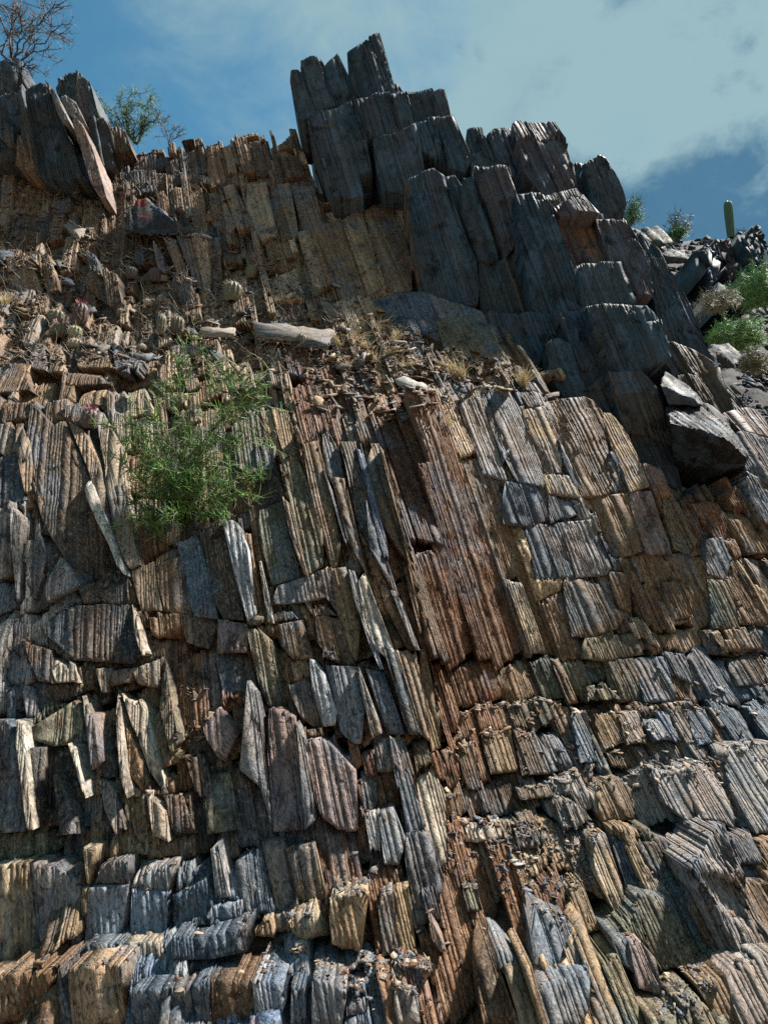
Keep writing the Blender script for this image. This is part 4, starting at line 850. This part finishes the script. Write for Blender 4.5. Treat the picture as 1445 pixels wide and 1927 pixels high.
# boulders: convex bodies, then roughened
import bmesh
def hull_rock(pts, name, label, cat, pal, mat, sub=0.07, amp=0.02, red=None, seed=1, shade=.8):
    bm = bmesh.new()
    for (x, y, Yv) in pts:
        X, Z = unproj(x, y, Yv); bm.verts.new((float(X), Yv, float(Z)))
    r = bmesh.ops.convex_hull(bm, input=bm.verts)
    bmesh.ops.delete(bm, geom=list({g for g in r['geom_interior'] + r['geom_unused'] if isinstance(g, bmesh.types.BMVert)}), context='VERTS')
    bmesh.ops.triangulate(bm, faces=bm.faces)
    for _ in range(6):
        es = [e for e in bm.edges if e.calc_length() > sub]
        if not es: break
        bmesh.ops.subdivide_edges(bm, edges=es, cuts=1); bmesh.ops.triangulate(bm, faces=[f for f in bm.faces if len(f.verts) > 3])
    bm.normal_update(); bm.verts.index_update()
    co = np.array([v.co[:] for v in bm.verts]); no = np.array([v.normal[:] for v in bm.verts])
    uu, vv = to_uv(co[:, 0], co[:, 2])
    s_ = sub / 0.03; bed = _h(np.floor((uu + .02 * vnoise(uu * 3, vv * 3, co[:, 1] * 3)) / (.02 * s_)).astype(np.int64), seed, 2)
    d = amp * vnoise(uu * 9 / s_, vv * 4 / s_ + seed, co[:, 1] * 4 / s_) + amp * 0.8 * bed
    co = co + no * d[:, None]
    F = np.array([[v.index for v in f.verts] for f in bm.faces]); bm.free()
    C = PAL[pal][np.random.default_rng(seed).integers(0, len(PAL[pal]), len(co))] * 0.35 + PAL[pal][0] * 0.65
    C = C * shade
    if red:
        qx, qy = proj(co[:, 0], co[:, 1], co[:, 2])
        for (rx, ry, rr_) in red:
            m_ = np.hypot((qx - rx) / 1.3, qy - ry) + 3 * vnoise(qx * .2, qy * .2, 0 * qx) < rr_
            C[m_] = (0.20, 0.035, 0.025)
    org = co.mean(0)
    o = make_mesh(name, co, F, np.stack([uu, vv, co[:, 1]], 1), C, mat, origin=tuple(org)); tag(o, label, cat); return o
hull_rock([(1258,795,6.15),(1304,808,5.98),(1364,825,5.92),(1405,862,6.02),(1255,766,6.5),(1331,758,6.7),(1366,785,6.6),(1268,872,6.55),(1288,925,6.95),(1385,896,6.75),(1300,850,7.5),(1395,850,7.2)], 'boulder', 'large dark boulder with pale lined top overhanging at the lower end of the crag', 'boulder', 'darkc', CRAGM, 0.025, 0.016, seed=3, shade=.5)
hull_rock([(1242,724,6.42),(1250,700,6.6),(1284,720,6.55),(1311,740,6.5),(1323,764,6.42),(1257,762,6.38),(1290,745,6.36),(1260,715,7.2),(1320,755,7.2)], 'boulder', 'smaller layered grey block sitting on top of the overhanging boulder', 'boulder', 'slate', CRAGM, 0.03, 0.012, seed=4, shade=.4)
hull_rock([(236,412,7.85),(257,377,8.0),(277,373,8.0),(293,393,7.9),(317,417,7.8),(360,440,7.65),(333,442,7.65),(283,444,7.7),(233,434,7.72),(290,395,8.6),(340,425,8.4),(250,410,8.6)], 'boulder', 'dark pointed boulder with red lichen patches on the upper left shelf', 'boulder', 'dark', CRAGM, 0.05, 0.02, red=[(267,381,8), (272,411,8)], seed=6, shade=.45)

# ------------------------------------------------------------------ plants
def veg_mat(name, rough=0.7, trans=0.0):
    m, t, b = new_mat(name)
    ca = t.nodes.new('ShaderNodeAttribute'); ca.attribute_name = 'col'
    t.links.new(MIX(1.0, ca.outputs['Color'], (1.0, 1.0, 1.0), tree=t, mode='MULTIPLY'), b.inputs['Base Color']); b.inputs['Roughness'].default_value = rough
    return m
VEG = veg_mat('plant_tissue', 0.6); DRY = veg_mat('dry_stalk', 0.8)
class Tubes:
    def __init__(s): s.V, s.F, s.C, s.n = [], [], [], 0
    def add(s, pts, r0, r1, colr, sides=3):
        pts = np.asarray(pts, float); k = len(pts); d = np.gradient(pts, axis=0); d /= np.linalg.norm(d, axis=1)[:, None] + 1e-9
        a = np.array((0.31, 0.87, 0.38)); e1 = np.cross(d, a); e1 /= np.linalg.norm(e1, axis=1)[:, None] + 1e-9; e2 = np.cross(d, e1)
        r = np.linspace(r0, r1, k)[:, None, None]; th = np.arange(sides) / sides * 6.283
        V = pts[:, None] + r * (np.cos(th)[None, :, None] * e1[:, None] + np.sin(th)[None, :, None] * e2[:, None])
        i = np.arange(k * sides).reshape(k, sides) + s.n; j = np.roll(i, -1, 1)
        s.F.append(np.stack([i[:-1], j[:-1], j[1:], i[1:]], -1).reshape(-1, 4)); s.V.append(V.reshape(-1, 3)); s.n += k * sides
        s.C.append(np.repeat(np.asarray(colr, float)[None], k * sides, 0))
    def build(s, name, mat, parent):
        o = make_mesh(name, np.concatenate(s.V), np.concatenate(s.F), None, np.concatenate(s.C), mat, origin=tuple(parent.location)); o.parent = parent
        o.location = (0, 0, 0); return o
def wander(a, b, k, amp, rng, sag=0):
    t = np.linspace(0, 1, k)[:, None]; p = np.asarray(a) * (1 - t) + np.asarray(b) * t; L = np.linalg.norm(np.asarray(b) - np.asarray(a))
    n = rng.normal(0, 1, (k, 3)).cumsum(0); n -= n[0] + (n[-1] - n[0]) * t
    return p + n * amp * L / math.sqrt(k) + np.array((0, 0, sag * L)) * (t * (1 - t))
def shrub(name, label, cat, base, tips, rng, r0, stemc, twigc, twigs, twig_len, twig_r, levels=2, group=None, subs=5, spread=0.5, amp=0.12, leafless=False, reach=1.0):
    """base: point; tips: ends of the main branches; side branches and short twigs are grown along them"""
    root = empty(name, base); tag(root, label, cat, group); st, tw = Tubes(), Tubes()
    paths = []
    for tp in tips:
        k = 9; P = wander(base, tp, k, amp, rng, 0.15); L = np.linalg.norm(np.array(tp) - np.array(base))
        st.add(P, r0, r0 * 0.3, np.array(stemc) * rng.uniform(.8, 1.2)); paths.append((P, L, r0 * .5))
    for lev in range(levels):
        new = []
        for P, L, r in paths:
            for _ in range(subs):
                i = rng.integers(2, len(P)); d = P[i] - P[i - 1]; d /= np.linalg.norm(d) + 1e-9
                q = d + rng.normal(0, spread, 3); q /= np.linalg.norm(q); l2 = L * rng.uniform(.25, .5) * reach
                Q = wander(P[i], P[i] + q * l2, 6, amp, rng); st.add(Q, r, r * .4, np.array(stemc) * rng.uniform(.8, 1.2)); new.append((Q, l2, r * .6))
        paths = paths + new
    for P, L, r in paths:
        m = int(twigs * L) + 1
        for _ in range(m):
            f = rng.uniform(0.25, len(P) - 1.001); i = int(f); a = P[i] + (P[i + 1] - P[i]) * (f - i); d = P[i + 1] - P[i]; d /= np.linalg.norm(d) + 1e-9
            q = d * 0.6 + rng.normal(0, .75, 3); q /= np.linalg.norm(q); l = twig_len * rng.uniform(.5, 1.5)
            mid = a + q * l * .5 + rng.normal(0, l * .06, 3)
            c = np.array(twigc[rng.integers(0, len(twigc))]) * rng.uniform(.7, 1.3)
            tw.add([a, mid, a + q * l], twig_r, twig_r * .35, c)
            if not leafless and rng.random() < .6:
                q2 = q + rng.normal(0, .7, 3); q2 /= np.linalg.norm(q2); tw.add([mid, mid + q2 * l * .35, mid + q2 * l * .6], twig_r * .8, twig_r * .3, c * 1.1)
    st.build('stem', DRY, root); to = tw.build('twig_foliage' if not leafless else 'twigs', VEG, root); to['kind'] = 'stuff'
    return root
def at(x, y, Yv): X, Z = unproj(x, y, Yv); return (float(X), Yv, float(Z))
rv = np.random.default_rng(3)
GREEN = [(.05, .13, .015), (.07, .19, .02), (.035, .09, .012), (.12, .25, .04), (.05, .12, .02), (.20, .19, .09), (.03, .07, .015)]
bush_tips = [(398,690,4.95),(335,730,4.9),(300,760,4.9),(268,800,4.85),(245,815,4.85),(242,885,4.8),(240,950,4.75),(232,985,4.72),(275,975,4.65),(320,970,4.62),(415,790,4.9),(455,745,5.0),(478,745,5.0),(468,830,4.95),(490,885,4.9),(460,930,4.8),(430,900,4.75),(380,820,4.75),(350,800,4.82),(305,870,4.7),(400,880,4.68),(285,920,4.68),(340,890,4.64),(430,955,4.7),(270,850,4.75)]
shrub('green_shrub', 'bright green wiry shrub growing from a pocket between the rock slabs', 'shrub', at(345, 985, 4.98), [at(*t) for t in bush_tips], rv, 0.007, (.11, .18, .035), GREEN, 48, 0.075, 0.0036, levels=2, subs=4, spread=.45, reach=.7)
PUR = [(.035, .035, .04), (.05, .045, .05), (.03, .045, .035)]
shrub('bare_tree', 'bare twiggy desert tree at the top left corner against the sky', 'tree', at(22, 118, 9.15), [at(100,15,9.1),(at(70,-60,9.1)),at(20,-80,9.1),at(-40,-60,9.2),at(112,48,9.0),at(62,128,9.0),at(40,40,9.0),at(-60,20,9.2)], rv, 0.018, (.045, .035, .035), PUR, 18, 0.10, 0.0035, levels=2, subs=5, spread=.6, leafless=True)
TEAL = [(.06, .15, .06), (.09, .20, .06), (.05, .11, .06)]
shrub('green_bush', 'small teal green bush on the skyline right of the pinnacle', 'shrub', at(258, 272, 9.75), [at(198,195,9.7),at(225,182,9.7),at(250,172,9.7),at(285,176,9.7),at(302,205,9.7),at(240,215,9.5),at(215,235,9.6),at(275,225,9.6)], rv, 0.012, (.05, .06, .04), TEAL, 50, 0.08, 0.004, levels=2, subs=5, spread=.6, reach=.55)
shrub('twig_bush', 'low dark twiggy bush on the skyline between green bush and ridge', 'shrub', at(318, 272, 9.75), [at(300,225,9.7),at(310,230,9.7),at(328,235,9.7),at(343,245,9.7)], rv, 0.008, (.05, .05, .05), PUR, 14, 0.07, 0.003, levels=2, subs=4, spread=.6, leafless=True)

# dry grass tufts
def tuft(base, n, h, lean, label, rng, colr=((.50, .39, .20), (.42, .31, .15), (.6, .5, .3)), spread=.35, group=None):
    root = empty('dry_grass_tuft', base); tag(root, label, 'grass tuft', group); tb = Tubes()
    for _ in range(n):
        q = np.array((lean[0], lean[1], 1.0)) + rng.normal(0, spread, 3) * (1, 1, .2); q /= np.linalg.norm(q); l = h * rng.uniform(.5, 1.15)
        b = np.array(base) + rng.normal(0, .02, 3) * (1, 1, .2); t = np.linspace(0, 1, 5)[:, None]
        P = b + q * l * t + np.array((q[0] * .5, q[1] * .5, -.25)) * l * t ** 2
        tb.add(P, .0022, .0006, np.array(colr[rng.integers(0, len(colr))]) * rng.uniform(.7, 1.2))
    tb.build('blades', DRY, root); return root
def tuft_px(x, y, n, hpx, lean, label, group=None, **kw):
    p, nn_ = hit_px(x, y)
    if p is None: return
    tuft((p.x, p.y - .02, p.z - .01), n, hpx * p.y / FPX, lean, label, rv, group=group, **kw)
tuft_px(983, 727, 110, 52, (0, -.1), 'upright straw coloured grass tuft under the dark crag')
tuft_px(868, 712, 120, 62, (-.35, -.1), 'straw grass tuft leaning left on the scree edge')
tuft_px(12, 572, 70, 30, (.2, -.2), 'yellow grass tuft at the left picture edge on the shelf')
tuft_px(843, 800, 40, 24, (0, -.3), 'small dry grass tuft in the cleft below the scree')
for i, (x, y, h_) in enumerate([(640,650,30),(665,640,34),(690,655,30),(705,680,34),(730,665,36),(655,690,28),(760,690,30),(790,700,30),(620,680,24),(740,640,30),(680,615,28),(715,620,30)]):
    tuft_px(x, y, 34, h_, (rv.normal(0, .4), -.2), 'pale dry grass ' + ['left of the bright pale stone', 'under the long flat slab end', 'in the middle of the scree slope', 'just above the bright pale stone', 'below the slate ledge of the crag', 'lowest on the left of the scree slope', 'nearest the upright standing slate chip', 'close to the leaning grass tuft', 'directly under the end of the flat slab', 'above the middle of the scree slope', 'under the grey leaning plate', 'below the brown pillar foot'][i], group='dry grass on the scree slope', spread=.55)
# dead stalks and litter over the shelf: nobody could count them
lit = Tubes()
for _ in range(2600):
    x = rv.uniform(-30, 760); y = rv.uniform(345, 700)
    if not in_poly(np.array([x]), np.array([y]), SHELF)[0]: continue
    p, n_ = hit_px(x, y)
    if p is None or p.y > 11: continue
    q = np.array((rv.normal(0, 1), rv.normal(-.2, .6), abs(rv.normal(.25, .5)))); q /= np.linalg.norm(q); l = rv.uniform(.04, .22)
    lit.add(wander(np.array(p) + (0, -.015, .01), np.array(p) + (0, -.02, .02) + q * l, 5, .18, rv, -.1), .0025, .001, np.array([(.24, .19, .13), (.17, .13, .09), (.38, .32, .24), (.10, .075, .055)][rv.integers(0, 4)]))
lr = empty('dry_stalks', (-2, 7, 4)); tag(lr, 'dead tan stalks and litter scattered over the upper shelf', 'dry grass', kind='stuff'); lo_ = lit.build('stalks', DRY, lr); lo_['kind'] = 'stuff'

# cacti
def cactus(x, y, hpx, wpx, label, colr=(.10, .10, .05), flower=False, pale=False, group=None, lean=0.0, Yf=None):
    p, n_ = hit_px(x, y)
    if p is None: return
    Yv = p.y - 0.05; X, Z = unproj(x, y, Yv); h = hpx * Yv / FPX; w_ = wpx * Yv / FPX / 2; base = (float(X), Yv, float(Z))
    root = empty('cactus', base); tag(root, label, 'cactus', group)
    ns, nr = 28, 12; rows = np.linspace(0, 1, 11); V, F = [], []
    prof = np.interp(rows, [0, .08, .3, .7, .88, .96, 1], [.55, .75, .98, 1.0, .78, .45, .06])
    th = np.arange(ns * 2) / (ns * 2) * 6.283
    for t_, pr in zip(rows, prof):
        r_ = w_ * pr * (1 + .10 * np.cos(th * nr)); V.append(np.stack([r_ * np.cos(th) + lean * t_ * h, r_ * np.sin(th), np.full(len(th), t_ * h)], 1))
    V = np.concatenate(V) + np.array(base); K = ns * 2; i = np.arange(K * 11).reshape(11, K); j = np.roll(i, -1, 1)
    F = np.stack([i[:-1], j[:-1], j[1:], i[1:]], -1).reshape(-1, 4)
    o = make_mesh('body', V, F, None, np.repeat(np.array(colr)[None], len(V), 0), VEG, origin=base); o.parent = root; o.location = (0, 0, 0)
    sp = Tubes(); sc_ = np.array((.55, .48, .36)) if pale else np.array((.30, .23, .17))
    for _ in range(int(170 + 60 * (wpx > 25))):
        t_ = rv.uniform(.08, 1.0); a = rv.integers(0, nr) / nr * 6.283; pr = np.interp(t_, rows, prof); b = np.array((w_ * pr * 1.08 * math.cos(a) + lean * t_ * h, w_ * pr * 1.08 * math.sin(a), t_ * h)) + base
        q = np.array((math.cos(a), math.sin(a), .3)) + rv.normal(0, .6, 3); q /= np.linalg.norm(q); l = w_ * rv.uniform(.25, .5)
        sp.add([b, b + q * l], .0011, .0005, sc_ * rv.uniform(.6, 1.3))
    so = sp.build('spines', DRY, root); so['kind'] = 'stuff'
    if flower:
        fl = Tubes()
        for k in range(16):
            a = k / 16 * 6.283; b = np.array(base) + (w_ * .5 * math.cos(a) + lean * h, w_ * .5 * math.sin(a), h * .95); q = np.array((math.cos(a) * .7, math.sin(a) * .7, .9)); l = w_ * rv.uniform(.45, .7)
            fl.add([b, b + q * l * .5, b + q * l], .006, .002, np.array((.38, .10, .16)) * rv.uniform(.7, 1.3), 4)
        fl.build('flower', VEG, root)
    return root
CK = 'cacti on the shelf'
cactus(437,568,44,34,'stout dark green cactus beside the standing slabs on the shelf', group=CK)
cactus(473,525,30,22,'cactus right of the standing slabs, above the stout one', group=CK)
cactus(458,489,11,11,'tiny pale ball cactus above the standing slabs', (.25,.22,.15), pale=True, group=CK)
cactus(247,526,28,20,'dark brown cactus left of the standing slabs', (.07,.05,.035), group=CK)
cactus(266,534,15,15,'small round cactus in the dark cluster left of the standing slabs', group=CK)
cactus(291,532,32,22,'dark reddish cactus in the cluster touching the standing slabs', (.08,.045,.035), group=CK)
cactus(308,530,14,12,'smallest pale cactus of the dark cluster by the standing slabs', (.2,.17,.11), pale=True, group=CK)
cactus(303,631,46,18,'slim upright cactus at the left end of the thin pale slab', group=CK)
cactus(333,630,40,26,'wider brown cactus next to the slim upright one', (.10,.08,.045), flower=False, group=CK)
cactus(229,598,19,17,'small grey-brown cactus alone in the middle of the shelf', (.14,.11,.07), group=CK)
cactus(278,576,15,14,'small pale cactus above the slim upright one', (.24,.2,.13), pale=True, group=CK)
cactus(135,562,20,20,'pink flowered cactus at the top of the left cluster', (.08,.05,.04), flower=True, group=CK)
cactus(150,613,50,28,'tall dark reddish cactus with pink top in the left cluster', (.065,.03,.025), flower=True, group=CK)
cactus(105,608,28,30,'squat grey-green cactus on the left of the left cluster', (.13,.12,.07), group=CK)
cactus(111,637,30,28,'cactus with pink crown low in the left cluster', (.12,.11,.06), flower=True, group=CK)
cactus(141,636,25,25,'pale grey-green ball cactus in the left cluster', (.22,.21,.13), pale=True, group=CK)
cactus(142,656,20,25,'lowest pale tan cactus of the left cluster', (.24,.2,.13), pale=True, group=CK)
cactus(268,658,12,12,'tiny pale cactus by the plate on the slate block', (.3,.27,.2), pale=True, group=CK)
cactus(167,808,42,30,'dark cactus with pink flowers on top of the big tilted slab', (.07,.045,.035), flower=True, group=CK)
cactus(567,655,32,18,'small reddish cactus in front of the long grey flat slab', (.09,.07,.04), group=CK)
cactus(595,558,26,14,'slender dark cactus above the grey leaning plate', (.07,.07,.035), group=CK)

# ------------------------------------------------------------------ the far hill on the right
hx = np.linspace(1000, 2300, 150); ht = np.linspace(0, 1, 110)
ridge = np.interp(hx, [1000, 1160, 1200, 1260, 1320, 1350, 1385, 1425, 1445, 1600, 2300], [430, 420, 432, 458, 450, 455, 444, 440, 468, 540, 800])
HX, HT = np.meshgrid(hx, ht); RD = np.interp(HX, hx, ridge)
HYpx = 1000 + (RD - 1000) * HT
HYd = 13.0 * (60.0 / 13.0) ** (HT ** 1.3)
wX, wZ = unproj(HX, HYpx, HYd)
amp = 0.10 + 0.018 * HYd
wZ = wZ + amp * (vnoise(wX * .9, HYd * .5, 0 * wX) * .5 + vnoise(wX * 2.3, HYd * 1.2, 0 * wX + 4) * .35) * (1 - HT ** 8)
bk = np.stack([wX[-1] * 1.6, np.full(len(hx), 110.0), wZ[-1] - 40], -1)
wX = np.vstack([wX, wX[-1:] * 1.15, wX[-1:] * 1.6]); wYd = np.vstack([HYd, HYd[-1:] + 9, HYd[-1:] + 60]); wZ = np.vstack([wZ, wZ[-1:] - 1.5, wZ[-1:] - 40])
HILLM = plain_mat('dark_hill_stones', (.012, .015, .017), (.045, .04, .034), 1.6, bump=0.9, dist=0.2)  # dark stones, darkened further to carry the rubble's self-shadow
hill = grid_obj('hill', wX, wYd, wZ, HILLM); tag(hill, kind='structure')
hb = TriBag()
def hill_pt(x, t):
    rd = np.interp(x, hx, ridge); y = 1000 + (rd - 1000) * t; Yv = 13.0 * (60 / 13.0) ** (t ** 1.3); X, Z = unproj(x, y, Yv); return np.array((float(X), Yv, float(Z)))
for _ in range(9000):
    x = rp.uniform(1180, 1640); t_ = rp.uniform(.2, 1.0) ; q = hill_pt(x, t_); sz = q[1] * float(np.clip(0.002 * (1 - rp.random()) ** -.6, .002, .014))
    hb.add(*flake(q, (rp.normal(.3, .5), -.5 + rp.normal(0, .3), .9), sz, rp.uniform(.4, .9), sz * rp.uniform(.25, .7), rp, rcol(['crag', 'slate', 'crag', 'crag', 'dark'][rp.integers(0, 5)], rp) * .7))
o = hb.build('hillside_rubble', HILLR); tag(o, 'dark rock rubble covering the far hillside on the right', 'rubble', kind='stuff')
oc = empty('rock_outcrop', tuple(hill_pt(1400, .95))); tag(oc, 'dark bedded outcrop below the saguaro on the far hill', 'rock outcrop')
for P in [[(1318,462),(1345,452),(1372,520),(1340,530)], [(1345,450),(1376,446),(1400,520),(1372,524)], [(1376,446),(1402,444),(1432,520),(1402,526)], [(1402,444),(1426,440),(1460,510),(1432,522)], [(1426,445),(1450,468),(1490,530),(1460,530)], [(1340,525),(1375,522),(1395,560),(1360,572)], [(1375,522),(1420,520),(1440,560),(1400,572)], [(1409,440),(1413,426),(1425,424),(1429,434),(1430,444)], [(1300,470),(1322,464),(1340,520),(1315,525)]]:
    Yv = 50.0 - (np.mean([p[1] for p in P]) - 440) * .22
    V, F, fol, c, org = px_slab(P, 0, .6, 'crag', Yc=Yv, lean=.5, depth=4.0, lam=0.22, off=0.12, rag=0.25, rough=0.25, cell=0.35, rng=rs, colvar=.5, chip=.1)
    ob = make_mesh('rock_block', V, F, fol * 0.15, c, HILLR, origin=org); adopt(ob, oc)
hull_rock([(1332,660,15),(1345,648,15.5),(1370,645,15.5),(1398,668,15.2),(1392,690,14.8),(1340,692,14.8),(1365,655,17)], 'boulder', 'dark boulder at the foot of the hill below the lower green bush', 'boulder', 'darkc', HILLR, 0.12, .05, seed=8, shade=.8)
hull_rock([(1247,482,30),(1262,468,31),(1285,470,31),(1290,490,30),(1255,495,30),(1270,478,34)], 'boulder', 'dark boulder halfway up the hill right of the crag', 'boulder', 'darkc', HILLR, 0.3, .1, seed=9, shade=.8)
hull_rock([(1195,452,40),(1205,432,41),(1235,424,41),(1262,440,41),(1268,458,40),(1230,464,40),(1230,440,46)], 'boulder', 'mossy green rock knob on the hill skyline beside the crag', 'boulder', 'olive', HILLR, 0.4, .15, seed=10, shade=.6)
# saguaro
sb = np.array(at(1375, 448, 57.0)); stp = np.array(at(1368, 377, 57.0)); root = empty('saguaro', tuple(sb)); tag(root, 'single armless saguaro standing on the far hilltop', 'cactus')
rows = np.linspace(0, 1, 16); prof = np.interp(rows, [0, .2, .6, .85, .94, .985, 1], [.8, .9, 1, .98, .8, .45, .05]); ns = 96; th = np.arange(ns) / ns * 6.283; V = []
W = 8.0 * 57 / FPX
for t_, pr in zip(rows, prof):
    r_ = W * pr * (1 + .10 * np.cos(th * 14)); V.append(sb + (stp - sb) * t_ + np.stack([r_ * np.cos(th), r_ * np.sin(th), 0 * th], 1))
V = np.concatenate(V); i = np.arange(ns * 16).reshape(16, ns); j = np.roll(i, -1, 1)
o = make_mesh('ribbed_trunk', V, np.stack([i[:-1], j[:-1], j[1:], i[1:]], -1).reshape(-1, 4), None, np.repeat(np.array([[.055, .10, .045]]), len(V), 0), VEG, origin=tuple(sb)); o.parent = root; o.location = (0, 0, 0)
def far_bush(x, y, wpx, hpx, Yv, label, cols, stemc, n=18, tl=.18, tr=.01, twigs=26, leafless=False, levels=2):
    b = at(x, y, Yv); tips = []
    for k in range(n):
        a = rv.uniform(-1, 1); tips.append(at(x + a * wpx / 2, y - hpx * rv.uniform(.55, 1) * math.sqrt(max(.05, 1 - a * a)), Yv + rv.uniform(-.5, .5) * wpx * Yv / FPX))
    s_ = Yv / 22
    return shrub('hill_shrub', label, 'shrub', b, tips, rv, .012 * s_, stemc, cols, twigs / s_, tl * s_, tr * s_, levels=levels, subs=3, spread=.7, leafless=leafless)
LG = [(.14, .27, .08), (.19, .33, .11), (.10, .20, .07)]
far_bush(1428, 578, 95, 62, 24, 'bright green bush at the right edge of the hill, upper one', LG, (.08, .10, .05), n=26, twigs=34)
far_bush(1382, 658, 95, 52, 18, 'bright green leafy bush low on the hill, above the dark boulder', LG, (.10, .13, .06), n=26, twigs=40)
far_bush(1352, 585, 66, 34, 22, 'dry grey-tan bush between the two green bushes', [(.22, .20, .14), (.28, .25, .17), (.16, .15, .10)], (.15, .12, .09), n=18)
far_bush(1278, 448, 40, 48, 48, 'bare grey twiggy bush on the hill skyline', [(.10, .11, .10), (.14, .15, .13)], (.08, .08, .08), n=9, twigs=8, leafless=True)
far_bush(1278, 452, 50, 22, 47, 'low green bush at the foot of the bare twiggy one', TEAL, (.05, .06, .04), n=12)
far_bush(1188, 425, 36, 50, 38, 'feathery green bush just right of the crag lobe', TEAL, (.05, .06, .04), n=10, twigs=18)
far_bush(1398, 446, 26, 18, 54, 'sparse twigs beside the rock knob right of the saguaro', [(.08, .11, .07)], (.06, .07, .05), n=6, twigs=8, leafless=True)
far_bush(1420, 700, 60, 30, 15, 'dull olive scrub at the right edge below the boulder', [(.12, .12, .06), (.16, .15, .08)], (.1, .08, .06), n=14)
